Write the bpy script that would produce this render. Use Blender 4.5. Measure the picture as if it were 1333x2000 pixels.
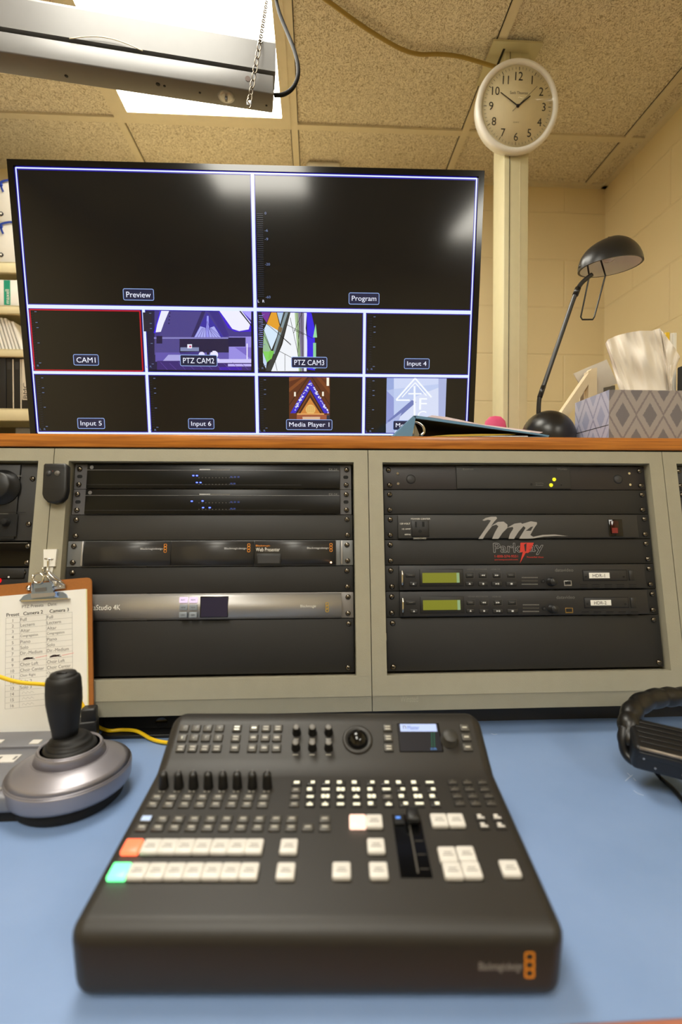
import bpy, bmesh, math, random
from math import sin, cos, tan, pi, radians, atan2, sqrt
from mathutils import Matrix, Vector
random.seed(7)
for o in list(bpy.data.objects): bpy.data.objects.remove(o)
scene = bpy.context.scene
COL = scene.collection

# ------------------------------------------------------------------ camera
F = 956.0
PSI, PIT = radians(2.95), radians(0.9)
CAM = Vector((0, 0, 1.13))
FWD = Vector((sin(PSI)*cos(PIT), cos(PSI)*cos(PIT), -sin(PIT)))
RGT = Vector((cos(PSI), -sin(PSI), 0))
UPV = RGT.cross(FWD)
cd = bpy.data.cameras.new('camera'); cam = bpy.data.objects.new('camera', cd); COL.objects.link(cam)
cd.sensor_fit = 'VERTICAL'; cd.sensor_height = 36; cd.lens = F/2000*36
cd.clip_start = .02; cd.clip_end = 50
cam.matrix_world = Matrix(((RGT.x, UPV.x, -FWD.x, CAM.x), (RGT.y, UPV.y, -FWD.y, CAM.y), (RGT.z, UPV.z, -FWD.z, CAM.z), (0, 0, 0, 1)))
cd.dof.use_dof = True; cd.dof.focus_distance = 1.0; cd.dof.aperture_fstop = 2.9
scene.camera = cam

def ray(x, y): return FWD + RGT*((x-666.5)/F) - UPV*((y-1000)/F)
def at_z(x, y, z): d = ray(x, y); return CAM + d*((z-CAM.z)/d.z)
def at_y(x, y, Y): d = ray(x, y); return CAM + d*(Y/d.y)
def at_d(x, y, D): return CAM + ray(x, y)*D

# ------------------------------------------------------------------ light, exposure
vs = scene.view_settings
vs.view_transform = 'Standard'; vs.look = 'None'; vs.gamma = 1; vs.exposure = 0.0
try: vs.use_curve_mapping = False
except Exception: pass
w = bpy.data.worlds.new('world'); scene.world = w; w.use_nodes = True
w.node_tree.nodes['Background'].inputs[0].default_value = (.9, .85, .75, 1)
w.node_tree.nodes['Background'].inputs[1].default_value = .02
LAMP_PANEL = 19.0        # emission of the ceiling light diffusers

# ------------------------------------------------------------------ materials
def lin(c):
    c = c/255
    return c/12.92 if c <= .04045 else ((c+.055)/1.055)**2.4
def rgb(r, g, b): return (lin(r), lin(g), lin(b), 1)
_m = {}
def mat(name, col, rough=.5, metal=0, var=.06, scale=40, bump=0, bscale=300, coat=0, spec=.5):
    if name in _m: return _m[name]
    m = bpy.data.materials.new(name); m.use_nodes = True; nt = m.node_tree
    b = nt.nodes['Principled BSDF']; b.inputs['Roughness'].default_value = rough; b.inputs['Metallic'].default_value = metal
    b.inputs['Coat Weight'].default_value = coat; b.inputs['Specular IOR Level'].default_value = spec
    c = rgb(*col)
    tc = nt.nodes.new('ShaderNodeTexCoord'); nz = nt.nodes.new('ShaderNodeTexNoise'); nz.inputs['Scale'].default_value = scale
    nz.inputs['Detail'].default_value = 3
    nt.links.new(tc.outputs['Object'], nz.inputs['Vector'])
    mx = nt.nodes.new('ShaderNodeMix'); mx.data_type = 'RGBA'
    mx.inputs[6].default_value = tuple(max(0, k*(1-var)) for k in c[:3])+(1,)
    mx.inputs[7].default_value = tuple(min(1, k*(1+var)) for k in c[:3])+(1,)
    nt.links.new(nz.outputs['Fac'], mx.inputs[0]); nt.links.new(mx.outputs[2], b.inputs['Base Color'])
    if bump:
        n2 = nt.nodes.new('ShaderNodeTexNoise'); n2.inputs['Scale'].default_value = bscale; n2.inputs['Detail'].default_value = 4
        nt.links.new(tc.outputs['Object'], n2.inputs['Vector'])
        bp = nt.nodes.new('ShaderNodeBump'); bp.inputs['Strength'].default_value = bump; bp.inputs['Distance'].default_value = .001
        nt.links.new(n2.outputs['Fac'], bp.inputs['Height']); nt.links.new(bp.outputs['Normal'], b.inputs['Normal'])
    _m[name] = m; return m
def emi(name, col, strength=1, rough=.3):
    if name in _m: return _m[name]
    m = bpy.data.materials.new(name); m.use_nodes = True
    b = m.node_tree.nodes['Principled BSDF']; b.inputs['Base Color'].default_value = (.01, .01, .01, 1)
    b.inputs['Roughness'].default_value = rough
    b.inputs['Emission Color'].default_value = rgb(*col); b.inputs['Emission Strength'].default_value = strength
    _m[name] = m; return m

def m_ceiling():
    m = mat('ceiling_tile_fibre', (197, 178, 132), .9, var=.05, scale=3)
    nt = m.node_tree; b = nt.nodes['Principled BSDF']; tc = nt.nodes['Texture Coordinate']
    def vor(sx, sy, rot, sc, seed):
        mp = nt.nodes.new('ShaderNodeMapping'); mp.inputs['Rotation'].default_value = (0, 0, rot); mp.inputs['Scale'].default_value = (sx, sy, 1)
        mp.inputs['Location'].default_value = (seed, seed*.7, 0)
        n0 = nt.nodes.new('ShaderNodeTexNoise'); n0.inputs['Scale'].default_value = 25
        ad = nt.nodes.new('ShaderNodeMix'); ad.data_type = 'RGBA'; ad.blend_type = 'ADD'; ad.inputs[0].default_value = .05
        nt.links.new(tc.outputs['Object'], n0.inputs['Vector']); nt.links.new(tc.outputs['Object'], ad.inputs[6]); nt.links.new(n0.outputs['Color'], ad.inputs[7])
        nt.links.new(ad.outputs[2], mp.inputs['Vector'])
        v = nt.nodes.new('ShaderNodeTexNoise'); v.inputs['Scale'].default_value = sc*2.0; v.inputs['Detail'].default_value = 1.5; v.inputs['Distortion'].default_value = .15
        nt.links.new(mp.outputs[0], v.inputs['Vector'])
        r = nt.nodes.new('ShaderNodeValToRGB'); r.color_ramp.elements[0].position = .34; r.color_ramp.elements[1].position = .44
        r.color_ramp.elements[0].color = (0, 0, 0, 1); r.color_ramp.elements[1].color = (1, 1, 1, 1)
        nt.links.new(v.outputs['Fac'], r.inputs[0]); return r.outputs[0]
    a = vor(1, .22, .5, 190, 1); c = vor(.22, 1, .9, 190, 4); d = vor(1, .25, -.6, 210, 9)
    m1 = nt.nodes.new('ShaderNodeMath'); m1.operation = 'MULTIPLY'; nt.links.new(a, m1.inputs[0]); nt.links.new(c, m1.inputs[1])
    m2 = nt.nodes.new('ShaderNodeMath'); m2.operation = 'MULTIPLY'; nt.links.new(m1.outputs[0], m2.inputs[0]); nt.links.new(d, m2.inputs[1])
    mx = nt.nodes.new('ShaderNodeMix'); mx.data_type = 'RGBA'
    mx.inputs[6].default_value = rgb(172, 158, 128); mx.inputs[7].default_value = rgb(234, 226, 204)
    nt.links.new(m2.outputs[0], mx.inputs[0]); nt.links.new(mx.outputs[2], b.inputs['Base Color'])
    bp = nt.nodes.new('ShaderNodeBump'); bp.inputs['Strength'].default_value = .25; bp.inputs['Distance'].default_value = .001
    nt.links.new(m2.outputs[0], bp.inputs['Height']); nt.links.new(bp.outputs['Normal'], b.inputs['Normal'])
    return m
def m_block(name, horiz):   # painted concrete blocks, 0.4 x 0.2 m
    m = mat(name, (228, 211, 168), .6, var=.03, scale=6)
    nt = m.node_tree; b = nt.nodes['Principled BSDF']; tc = nt.nodes['Texture Coordinate']
    sp = nt.nodes.new('ShaderNodeSeparateXYZ'); cb = nt.nodes.new('ShaderNodeCombineXYZ')
    nt.links.new(tc.outputs['Object'], sp.inputs[0]); nt.links.new(sp.outputs[horiz], cb.inputs[0]); nt.links.new(sp.outputs[2], cb.inputs[1])
    mp = nt.nodes.new('ShaderNodeMapping'); mp.inputs['Location'].default_value = (.145, -.165, 0); nt.links.new(cb.outputs[0], mp.inputs[0])
    br = nt.nodes.new('ShaderNodeTexBrick'); br.offset = .5; br.inputs['Scale'].default_value = 1
    br.inputs['Brick Width'].default_value = .4; br.inputs['Row Height'].default_value = .2
    br.inputs['Mortar Size'].default_value = .004; br.inputs['Mortar Smooth'].default_value = .6
    nt.links.new(mp.outputs[0], br.inputs['Vector'])
    nz = nt.nodes.new('ShaderNodeTexNoise'); nz.inputs['Scale'].default_value = 180; nt.links.new(tc.outputs['Object'], nz.inputs[0])
    ma = nt.nodes.new('ShaderNodeMath'); ma.operation = 'MULTIPLY_ADD'; ma.inputs[1].default_value = .12
    inv = nt.nodes.new('ShaderNodeMath'); inv.operation = 'SUBTRACT'; inv.inputs[0].default_value = 1; nt.links.new(br.outputs['Fac'], inv.inputs[1])
    nt.links.new(nz.outputs['Fac'], ma.inputs[0]); nt.links.new(inv.outputs[0], ma.inputs[2])
    bp = nt.nodes.new('ShaderNodeBump'); bp.inputs['Strength'].default_value = .6; bp.inputs['Distance'].default_value = .004
    nt.links.new(ma.outputs[0], bp.inputs['Height']); nt.links.new(bp.outputs['Normal'], b.inputs['Normal'])
    return m
def m_wood():
    m = mat('shelf_wood', (170, 98, 26), .35, coat=.2)
    nt = m.node_tree; b = nt.nodes['Principled BSDF']; tc = nt.nodes['Texture Coordinate']
    mp = nt.nodes.new('ShaderNodeMapping'); mp.inputs['Scale'].default_value = (3, 30, 90); nt.links.new(tc.outputs['Object'], mp.inputs[0])
    nz = nt.nodes.new('ShaderNodeTexNoise'); nz.inputs['Scale'].default_value = 2.2; nz.inputs['Detail'].default_value = 6; nz.inputs['Distortion'].default_value = .6
    nt.links.new(mp.outputs[0], nz.inputs[0])
    r = nt.nodes.new('ShaderNodeValToRGB'); r.color_ramp.elements[0].position = .35; r.color_ramp.elements[1].position = .65
    r.color_ramp.elements[0].color = rgb(152, 84, 20); r.color_ramp.elements[1].color = rgb(200, 124, 42)
    nt.links.new(nz.outputs['Fac'], r.inputs[0]); nt.links.new(r.outputs[0], b.inputs['Base Color']); return m
def m_desk():
    m = mat('desk_blue_laminate', (134, 164, 206), .42, bump=.05, bscale=500)
    nt = m.node_tree; b = nt.nodes['Principled BSDF']; tc = nt.nodes['Texture Coordinate']
    nz = nt.nodes.new('ShaderNodeTexNoise'); nz.inputs['Scale'].default_value = 9; nz.inputs['Detail'].default_value = 5; nt.links.new(tc.outputs['Object'], nz.inputs[0])
    r = nt.nodes.new('ShaderNodeValToRGB')
    r.color_ramp.elements[0].position = .3; r.color_ramp.elements[1].position = .75
    r.color_ramp.elements[0].color = rgb(122, 148, 190); r.color_ramp.elements[1].color = rgb(132, 157, 199)
    nt.links.new(nz.outputs['Fac'], r.inputs[0]); nt.links.new(r.outputs[0], b.inputs['Base Color']); return m
def m_diamond(name, axis, c1, c2, c3):
    m = mat(name, c1, .45)
    nt = m.node_tree; b = nt.nodes['Principled BSDF']; tc = nt.nodes['Texture Coordinate']
    sp = nt.nodes.new('ShaderNodeSeparateXYZ'); nt.links.new(tc.outputs['Object'], sp.inputs[0])
    def tri(out, per, off):
        a = nt.nodes.new('ShaderNodeMath'); a.operation = 'ADD'; a.inputs[1].default_value = off+10*per; nt.links.new(out, a.inputs[0])
        p = nt.nodes.new('ShaderNodeMath'); p.operation = 'PINGPONG'; p.inputs[1].default_value = per/2; nt.links.new(a.outputs[0], p.inputs[0])
        d = nt.nodes.new('ShaderNodeMath'); d.operation = 'DIVIDE'; d.inputs[1].default_value = per/2; nt.links.new(p.outputs[0], d.inputs[0]); return d.outputs[0]
    s = nt.nodes.new('ShaderNodeMath'); s.operation = 'ADD'
    nt.links.new(tri(sp.outputs[axis], .0517, .0), s.inputs[0]); nt.links.new(tri(sp.outputs[2], .086, .0), s.inputs[1])
    nz = nt.nodes.new('ShaderNodeTexNoise'); nz.inputs['Scale'].default_value = 300; nt.links.new(tc.outputs['Object'], nz.inputs[0])
    s2 = nt.nodes.new('ShaderNodeMath'); s2.operation = 'MULTIPLY_ADD'; s2.inputs[1].default_value = .16
    nt.links.new(nz.outputs['Fac'], s2.inputs[0]); nt.links.new(s.outputs[0], s2.inputs[2])
    r = nt.nodes.new('ShaderNodeValToRGB'); r.color_ramp.interpolation = 'LINEAR'
    h = nt.nodes.new('ShaderNodeMath'); h.operation = 'MULTIPLY'; h.inputs[1].default_value = .46; nt.links.new(s2.outputs[0], h.inputs[0])
    el = r.color_ramp.elements
    el[0].position = 0; el[0].color = rgb(*c3); el[1].position = 1; el[1].color = rgb(*c3)
    for pos, c in ((.22, c3), (.25, c1), (.43, c1), (.46, c2), (.50, c2), (.53, c1), (.70, c1), (.73, c3)):
        e = el.new(pos); e.color = rgb(*c)
    nt.links.new(h.outputs[0], r.inputs[0]); nt.links.new(r.outputs[0], b.inputs['Base Color']); return m
def m_glass():
    m = bpy.data.materials.new('clear_cover'); m.use_nodes = True; nt = m.node_tree
    nt.nodes.remove(nt.nodes['Principled BSDF'])
    t = nt.nodes.new('ShaderNodeBsdfTransparent'); g = nt.nodes.new('ShaderNodeBsdfGlossy'); g.inputs['Roughness'].default_value = .03
    f = nt.nodes.new('ShaderNodeFresnel'); f.inputs[0].default_value = 1.3; x = nt.nodes.new('ShaderNodeMixShader')
    ge = nt.nodes.new('ShaderNodeNewGeometry'); k = nt.nodes.new('ShaderNodeMath'); k.operation = 'SUBTRACT'; k.inputs[0].default_value = 1
    nt.links.new(ge.outputs['Backfacing'], k.inputs[1]); k2 = nt.nodes.new('ShaderNodeMath'); k2.operation = 'MULTIPLY'
    nt.links.new(f.outputs[0], k2.inputs[0]); nt.links.new(k.outputs[0], k2.inputs[1])
    nt.links.new(k2.outputs[0], x.inputs[0]); nt.links.new(t.outputs[0], x.inputs[1]); nt.links.new(g.outputs[0], x.inputs[2])
    nt.links.new(x.outputs[0], nt.nodes['Material Output'].inputs[0]); return m

CEIL = m_ceiling(); WALLB = m_block('painted_block_back', 0); WALLR = m_block('painted_block_side', 1)
WOOD = m_wood(); DESK = m_desk(); GLASS = m_glass()
TBAR = mat('grid_bar_paint', (220, 210, 182), .5)
GAP = mat('dark_gap', (40, 34, 22), .9)
FLOOR = mat('floor_carpet', (90, 84, 78), .95, bump=.4)
FRAME = mat('console_grey_metal', (158, 153, 134), .55, bump=.25, bscale=900)
FRAMEL = mat('console_lip', (140, 136, 120), .55, bump=.2, bscale=900)
BLANK = mat('rack_panel_black', (29, 28, 27), .6, bump=.15, bscale=900)
BLANK2 = mat('rack_panel_grey', (42, 41, 40), .55, bump=.1, bscale=900)
BLK = mat('black_plastic', (22, 22, 23), .45)
BLKG = mat('black_gloss', (9, 9, 9), .12); EXF = mat('ex_face', (10, 10, 10), .35, spec=.3)
BLKM = mat('black_matte', (14, 14, 14), .8)
DARKG = mat('dark_grey_plastic', (46, 46, 48), .5)
GREY = mat('grey_metal', (120, 120, 122), .4, metal=.6)
SILVER = mat('silver_metal', (178, 176, 176), .38, metal=.75)
CHROME = mat('chrome', (215, 212, 205), .12, metal=1)
SCREW = mat('screw_black_nickel', (120, 112, 100), .2, metal=1)
WHITE = mat('white_plastic', (236, 234, 226), .35)
PAPER = mat('paper_white', (238, 236, 230), .8, var=.02)
INK = mat('ink_grey', (110, 105, 102), .8)
INKD = mat('ink_dark', (34, 30, 30), .8)
INKR = mat('ink_red', (225, 120, 120), .8)
TXT = mat('text_light', (205, 205, 205), .6)
TXTD = mat('text_dim', (112, 110, 106), .6)
ORANGE = mat('orange_mark', (226, 140, 30), .5)
RED = mat('red_mark', (206, 52, 38), .5)
YELLOW = mat('yellow_cable', (240, 196, 20), .4)
CREAM = mat('pole_paint', (204, 196, 160), .5)
HARDB = mat('hardboard', (160, 98, 38), .6, var=.15, scale=400)
FIX = mat('fixture_enamel', (106, 105, 104), .4)
ATEM = mat('switcher_body', (38, 35, 31), .48, var=.03, bump=.05, bscale=1500)
KEYD = mat('dark_key', (74, 71, 66), .4)
KEYT = mat('dark_key_mark', (172, 168, 158), .5)
BEIGE = mat('shelf_enamel', (212, 200, 160), .45)

# ------------------------------------------------------------------ mesh builder (world coordinates)
I4 = Matrix.Identity(4)
FM = Matrix.Rotation(pi/2, 4, 'X')     # (a, b, c) -> x=a, z=b, y=-c : a sheet drawn upright, c towards the viewer
def fr(o, x, y, z): return Matrix(((x[0], y[0], z[0], o[0]), (x[1], y[1], z[1], o[1]), (x[2], y[2], z[2], o[2]), (0, 0, 0, 1)))
_tc = {}
def text_mesh(s):
    if s in _tc: return _tc[s]
    cu = bpy.data.curves.new('t', 'FONT'); cu.body = s; cu.resolution_u = 3
    ob = bpy.data.objects.new('t', cu); COL.objects.link(ob)
    dg = bpy.context.evaluated_depsgraph_get(); me = bpy.data.meshes.new_from_object(ob.evaluated_get(dg))
    vs_ = [v.co.copy() for v in me.vertices]; fs = [tuple(p.vertices) for p in me.polygons]
    bpy.data.objects.remove(ob); bpy.data.curves.remove(cu); bpy.data.meshes.remove(me)
    x0 = min(v.x for v in vs_); x1 = max(v.x for v in vs_); y0 = min(v.y for v in vs_); y1 = max(v.y for v in vs_)
    _tc[s] = ([((v.x-x0)/(x1-x0), (v.y-y0)/max(1e-6, y1-y0)) for v in vs_], fs, (x1-x0)/max(1e-6, y1-y0)); return _tc[s]
class MB:
    def __init__(s): s.v = []; s.f = []; s.mi = []; s.sm = []; s.mats = []
    def add(s, verts, faces, m, smooth=False, M=I4):
        k = len(s.v); s.v += [M @ Vector(v) for v in verts]
        if m not in s.mats: s.mats.append(m)
        i = s.mats.index(m)
        for f in faces: s.f.append(tuple(j+k for j in f)); s.mi.append(i); s.sm.append(smooth)
        return s
    def box(s, x0, x1, y0, y1, z0, z1, m, M=I4, r=0, seg=2):
        if r <= 0:
            vs_ = [(x, y, z) for x in (x0, x1) for y in (y0, y1) for z in (z0, z1)]
            return s.add(vs_, [(0, 1, 3, 2), (4, 6, 7, 5), (0, 4, 5, 1), (2, 3, 7, 6), (0, 2, 6, 4), (1, 5, 7, 3)], m, False, M)
        bm = bmesh.new(); bmesh.ops.create_cube(bm, size=1)
        for v in bm.verts: v.co = Vector(((x0+x1)/2+v.co.x*(x1-x0), (y0+y1)/2+v.co.y*(y1-y0), (z0+z1)/2+v.co.z*(z1-z0)))
        bmesh.ops.bevel(bm, geom=bm.edges[:], offset=min(r, .49*min(x1-x0, y1-y0, z1-z0)), segments=seg, profile=.5, affect='EDGES', clamp_overlap=True)
        bm.verts.index_update()
        s.add([v.co.copy() for v in bm.verts], [tuple(v.index for v in f.verts) for f in bm.faces], m, True, M); bm.free(); return s
    def prism(s, pts, c0, c1, m, M=I4, smooth=False):
        n = len(pts); ar = sum(pts[i][0]*pts[(i+1) % n][1]-pts[(i+1) % n][0]*pts[i][1] for i in range(n))
        if ar < 0: pts = pts[::-1]
        k = len(s.v)
        s.add([(p[0], p[1], c0) for p in pts]+[(p[0], p[1], c1) for p in pts], [tuple(range(n))[::-1], tuple(range(n, 2*n))], m, False, M)
        i = s.mats.index(m)
        for j in range(n):
            a = (j+1) % n; s.f.append((k+j, k+a, k+n+a, k+n+j)); s.mi.append(i); s.sm.append(smooth)
        return s
    def flat(s, pts, c, m, M=I4):
        return s.prism(pts, c-.0002, c, m, M)
    def lathe(s, prof, m, M=I4, n=32, smooth=True, sx=1, sy=1):
        vs_ = []; fs = []
        for r, z in prof:
            for i in range(n): a = 2*pi*i/n; vs_.append((r*cos(a)*sx, r*sin(a)*sy, z))
        for j in range(len(prof)-1):
            for i in range(n): k = (i+1) % n; fs.append((j*n+i, j*n+k, (j+1)*n+k, (j+1)*n+i))
        if prof[0][0] > 1e-6: fs.append(tuple(range(n))[::-1])
        if prof[-1][0] > 1e-6: fs.append(tuple((len(prof)-1)*n+i for i in range(n)))
        return s.add(vs_, fs, m, smooth, M)
    def tube(s, pts, r, m, n=10, closed=False, M=I4, sub=0, flatn=None):
        pts = [Vector(p) for p in pts]
        if sub:
            q = []; L = len(pts)
            for i in range(L if closed else L-1):
                p0 = pts[(i-1) % L] if (closed or i > 0) else pts[i]*2-pts[i+1]; p1 = pts[i]; p2 = pts[(i+1) % L]
                p3 = pts[(i+2) % L] if (closed or i+2 < L) else p2*2-p1
                for k in range(sub):
                    t = k/sub; q.append(.5*((2*p1)+(p2-p0)*t+(2*p0-5*p1+4*p2-p3)*t*t+(3*p1-p0-3*p2+p3)*t**3))
            if not closed: q.append(pts[-1])
            pts = q
        L = len(pts); vs_ = []; nrm = None
        for i in range(L):
            if closed: t = pts[(i+1) % L]-pts[i-1]
            else: t = pts[min(i+1, L-1)]-pts[max(i-1, 0)]
            t.normalize()
            if nrm is None: nrm = t.orthogonal().normalized()
            else: nrm = (nrm-t*nrm.dot(t)).normalized()
            b = t.cross(nrm); rr = r(i/(L-1)) if callable(r) else r
            for k in range(n): a = 2*pi*k/n; vs_.append(pts[i]+(nrm*cos(a)+b*sin(a))*rr)
        fs = []
        for i in range(L if closed else L-1):
            j = (i+1) % L
            for k in range(n): l = (k+1) % n; fs.append((i*n+k, i*n+l, j*n+l, j*n+k))
        if not closed: fs += [tuple(range(n))[::-1], tuple((L-1)*n+k for k in range(n))]
        return s.add(vs_, fs, m, True, M)
    def text(s, t, x0, y0, x1, y1, c, m, M=I4, th=.0002):
        vs_, fs, asp = text_mesh(t)
        return s.add([(x0+(x1-x0)*a, y0+(y1-y0)*b, c+th) for a, b in vs_], fs, m, False, M)
    def textc(s, t, cx, cy, h, c, m, M=I4, wide=1):
        asp = text_mesh(t)[2]*wide; return s.text(t, cx-h*asp/2, cy-h/2, cx+h*asp/2, cy+h/2, c, m, M)
    def textl(s, t, x, cy, h, c, m, M=I4, wide=1):
        asp = text_mesh(t)[2]*wide; return s.text(t, x, cy-h/2, x+h*asp, cy+h/2, c, m, M)
    def line(s, pts, w, c, m, M=I4):          # flat stroke through 2-D points
        for a, b in zip(pts[:-1], pts[1:]):
            a = Vector(a); b = Vector(b); d = b-a
            if d.length < 1e-7: continue
            n = Vector((-d.y, d.x)).normalized()*w/2; s.flat([a+n, b+n, b-n, a-n], c, m, M)
        return s
    def ring(s, pts, w, c, m, M=I4): return s.line(list(pts)+[pts[0]], w, c, m, M)
    def build(s, name, parent=None, label=None):
        q = parent
        while q is not None and q.parent is not None: q = q.parent      # parts sit at the root of their thing
        inv = q.matrix_world.inverted() if q is not None else I4
        me = bpy.data.meshes.new(name); me.from_pydata([inv @ v for v in s.v], [], s.f); me.update()
        for m in s.mats: me.materials.append(m)
        me.polygons.foreach_set('material_index', s.mi); me.polygons.foreach_set('use_smooth', s.sm)
        ob = bpy.data.objects.new(name, me); COL.objects.link(ob)
        if parent is not None: ob.parent = parent
        if label: ob['label'] = label
        return ob
def rrect(x0, y0, x1, y1, r, n=4):
    p = []
    for cx, cy, a in ((x1-r, y1-r, 0), (x0+r, y1-r, 90), (x0+r, y0+r, 180), (x1-r, y0+r, 270)):
        for i in range(n+1): t = radians(a+90*i/n); p.append((cx+r*cos(t), cy+r*sin(t)))
    return p
def circ(cx, cy, r, n=16): return [(cx+r*cos(2*pi*i/n), cy+r*sin(2*pi*i/n)) for i in range(n)]
MW = {}
def thing(name, label, cat, M, group=None):
    o = bpy.data.objects.new(name, None); o.empty_display_size = .02; COL.objects.link(o)
    o.matrix_world = M if isinstance(M, Matrix) else Matrix.Translation(M)
    o['label'] = label; o['category'] = cat
    if group: o['group'] = group
    bpy.context.view_layer.update(); return o
def solo(mb, name, label, cat, origin=None, group=None):
    """a thing that is one mesh; origin moves its pivot to its base"""
    e = Vector(origin) if origin is not None else Vector((sum(v.x for v in mb.v)/len(mb.v), sum(v.y for v in mb.v)/len(mb.v), min(v.z for v in mb.v)))
    mb.v = [v-e for v in mb.v]; ob = mb.build(name); ob.location = e
    ob['label'] = label; ob['category'] = cat
    if group: ob['group'] = group
    return ob
def struct(mb, name): ob = mb.build(name); ob['kind'] = 'structure'; return ob

class Plane:
    """a sheet in the room: M maps (a right, b up, c towards the viewer) to the world"""
    def __init__(s, M): s.M = M; s.I = M.inverted()
    def p(s, x, y, c=0):
        o = s.I @ CAM; d = s.I.to_3x3() @ ray(x, y); t = (c-o.z)/d.z; q = o+d*t; return (q.x, q.y)
    def pts(s, L, c=0): return [s.p(x, y, c) for x, y in L]

# ------------------------------------------------------------------ the room
CZ = 2.48; XR = 1.23; YB = 2.04; XL = -1.75; YF = -3.4; XR2 = 2.7; YJ = -.45
def sbox(name, *a):
    mb = MB(); mb.box(*a); return struct(mb, name)
sbox('floor', XL-.1, XR2+.1, YF-.1, YB+.1, -.1, 0, FLOOR)
sbox('ceiling', XL-.1, XR2+.1, YF-.1, YB+.1, CZ, CZ+.06, CEIL)
sbox('wall_back', XL-.1, XR+.1, YB, YB+.1, 0, CZ, WALLB)
sbox('wall_right', XR, XR+.1, YJ, YB, 0, CZ, WALLR)
sbox('wall_jog', XR, XR2, YJ, YJ+.1, 0, CZ, WALLB)
sbox('wall_side', XR2, XR2+.1, YF, YJ+.1, 0, CZ, WALLR)
sbox('wall_left', XL-.1, XL, YF, YB, 0, CZ, WALLR)
sbox('wall_front', XL-.1, XR2+.1, YF-.1, YF, 0, CZ, WALLB)
# suspended grid
n = 1
for i, x in enumerate((-1.297, -.685, -.075, .54, 1.145, 1.76, 2.37)):
    mb = MB(); y0 = YF if x > -2 else YF; y1 = YB if x < XR else YJ
    mb.box(x-.012, x+.012, y0, y1, CZ-.008, CZ+.001, TBAR); mb.box(x-.015, x-.012, y0, y1, CZ-.001, CZ+.001, GAP); mb.box(x+.012, x+.0145, y0, y1, CZ-.001, CZ+.001, GAP)  # dark side strips paint the shadow gap along each bar
    struct(mb, 'trim_%d' % n); n += 1
for y in (1.77, .55, -.07, -1.29, -2.5):
    mb = MB(); x1 = XR if y > YJ else XR2
    mb.box(XL, x1, y-.012, y+.012, CZ-.0075, CZ+.001, TBAR); mb.box(XL, x1, y+.012, y+.0145, CZ-.001, CZ+.001, GAP)  # shadow gap behind the cross bar is a painted dark strip
    struct(mb, 'trim_%d' % n); n += 1
mb = MB(); mb.box(XR-.022, XR, YJ, YB, CZ-.012, CZ, TBAR); struct(mb, 'trim_%d' % n); n += 1
mb = MB(); mb.box(XL, XR, YB-.022, YB, CZ-.012, CZ, TBAR); struct(mb, 'trim_%d' % n); n += 1

PANEL = emi('light_diffuser', (255, 250, 236), LAMP_PANEL)
def troffer(x0, x1, y0, y1, label, group='recessed ceiling lights'):
    t = thing('ceiling_light', label, 'ceiling light', Vector(((x0+x1)/2, (y0+y1)/2, CZ)), group)
    mb = MB(); w_ = .03
    for a in ((x0, x0+w_, y0, y1), (x1-w_, x1, y0, y1), (x0+w_, x1-w_, y0, y0+w_), (x0+w_, x1-w_, y1-w_, y1)):
        mb.box(a[0], a[1], a[2], a[3], CZ-.011, CZ-.0005, TBAR)
    mb.build('frame', t)
    mb = MB(); mb.box(x0+w_, x1-w_, y0+w_, y1-w_, CZ-.006, CZ-.002, PANEL); mb.build('diffuser', t, 'glowing white diffuser')
troffer(-.673, -.087, .562, 1.758, 'bright recessed ceiling light directly above the hanging fixture')
troffer(-.673, -.087, -1.278, -.082, 'recessed ceiling light behind the camera, mirrored at the top middle of the screen')
troffer(.93, 1.52, -2.2, -1.0, 'recessed ceiling light behind the camera, mirrored at the right edge of the screen')

# small box on the ceiling beyond the screen
c0 = at_z(632, 314, CZ)
mb = MB(); mb.box(c0.x-.066, c0.x+.066, c0.y, c0.y+.10, CZ-.032, CZ-.0005, WHITE, r=.010, seg=3); mb.box(c0.x-.05, c0.x+.05, c0.y+.015, c0.y+.085, CZ-.036, CZ-.031, WHITE, r=.002)
solo(mb, 'wireless_access_point', 'small white rounded box on the ceiling just above the big screen', 'access point', origin=(c0.x, c0.y, CZ-.039))

# power pole with plate
t = thing('service_pole', 'cream square metal pole running up to the ceiling behind the screen', 'pole', Vector((.596, 1.485, 0)))
mb = MB(); mb.box(.559, .633, 1.44, 1.529, 0, CZ-.014, CREAM, r=.002)
mb.box(.5745, .5757, 1.4385, 1.4405, 0, CZ-.014, GAP); mb.box(.6065, .6073, 1.4387, 1.4405, 0, CZ-.014, TBAR); mb.build('pole', t)
mb = MB(); mb.box(.513, .66, 1.408, 1.56, CZ-.014, CZ-.0082, CREAM); mb.box(.55, .557, 1.43, 1.54, CZ-.0145, CZ-.0138, GAP); mb.build('ceiling_plate', t)

# flat cord along the ceiling
pth = [at_z(x, y, CZ-.012) for x, y in ((600, -25), (642, 3), (690, 38), (735, 68), (785, 96), (820, 106), (860, 106), (905, 112))]+[Vector((.553, 1.47, CZ-.035))]
mb = MB(); mb.tube(pth, .0055, mat('olive_cord', (160, 134, 62), .6), sub=6, n=8)
solo(mb, 'flat_cable', 'tan flat cable hanging along the ceiling tiles to the top of the cream pole', 'cable')

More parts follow.
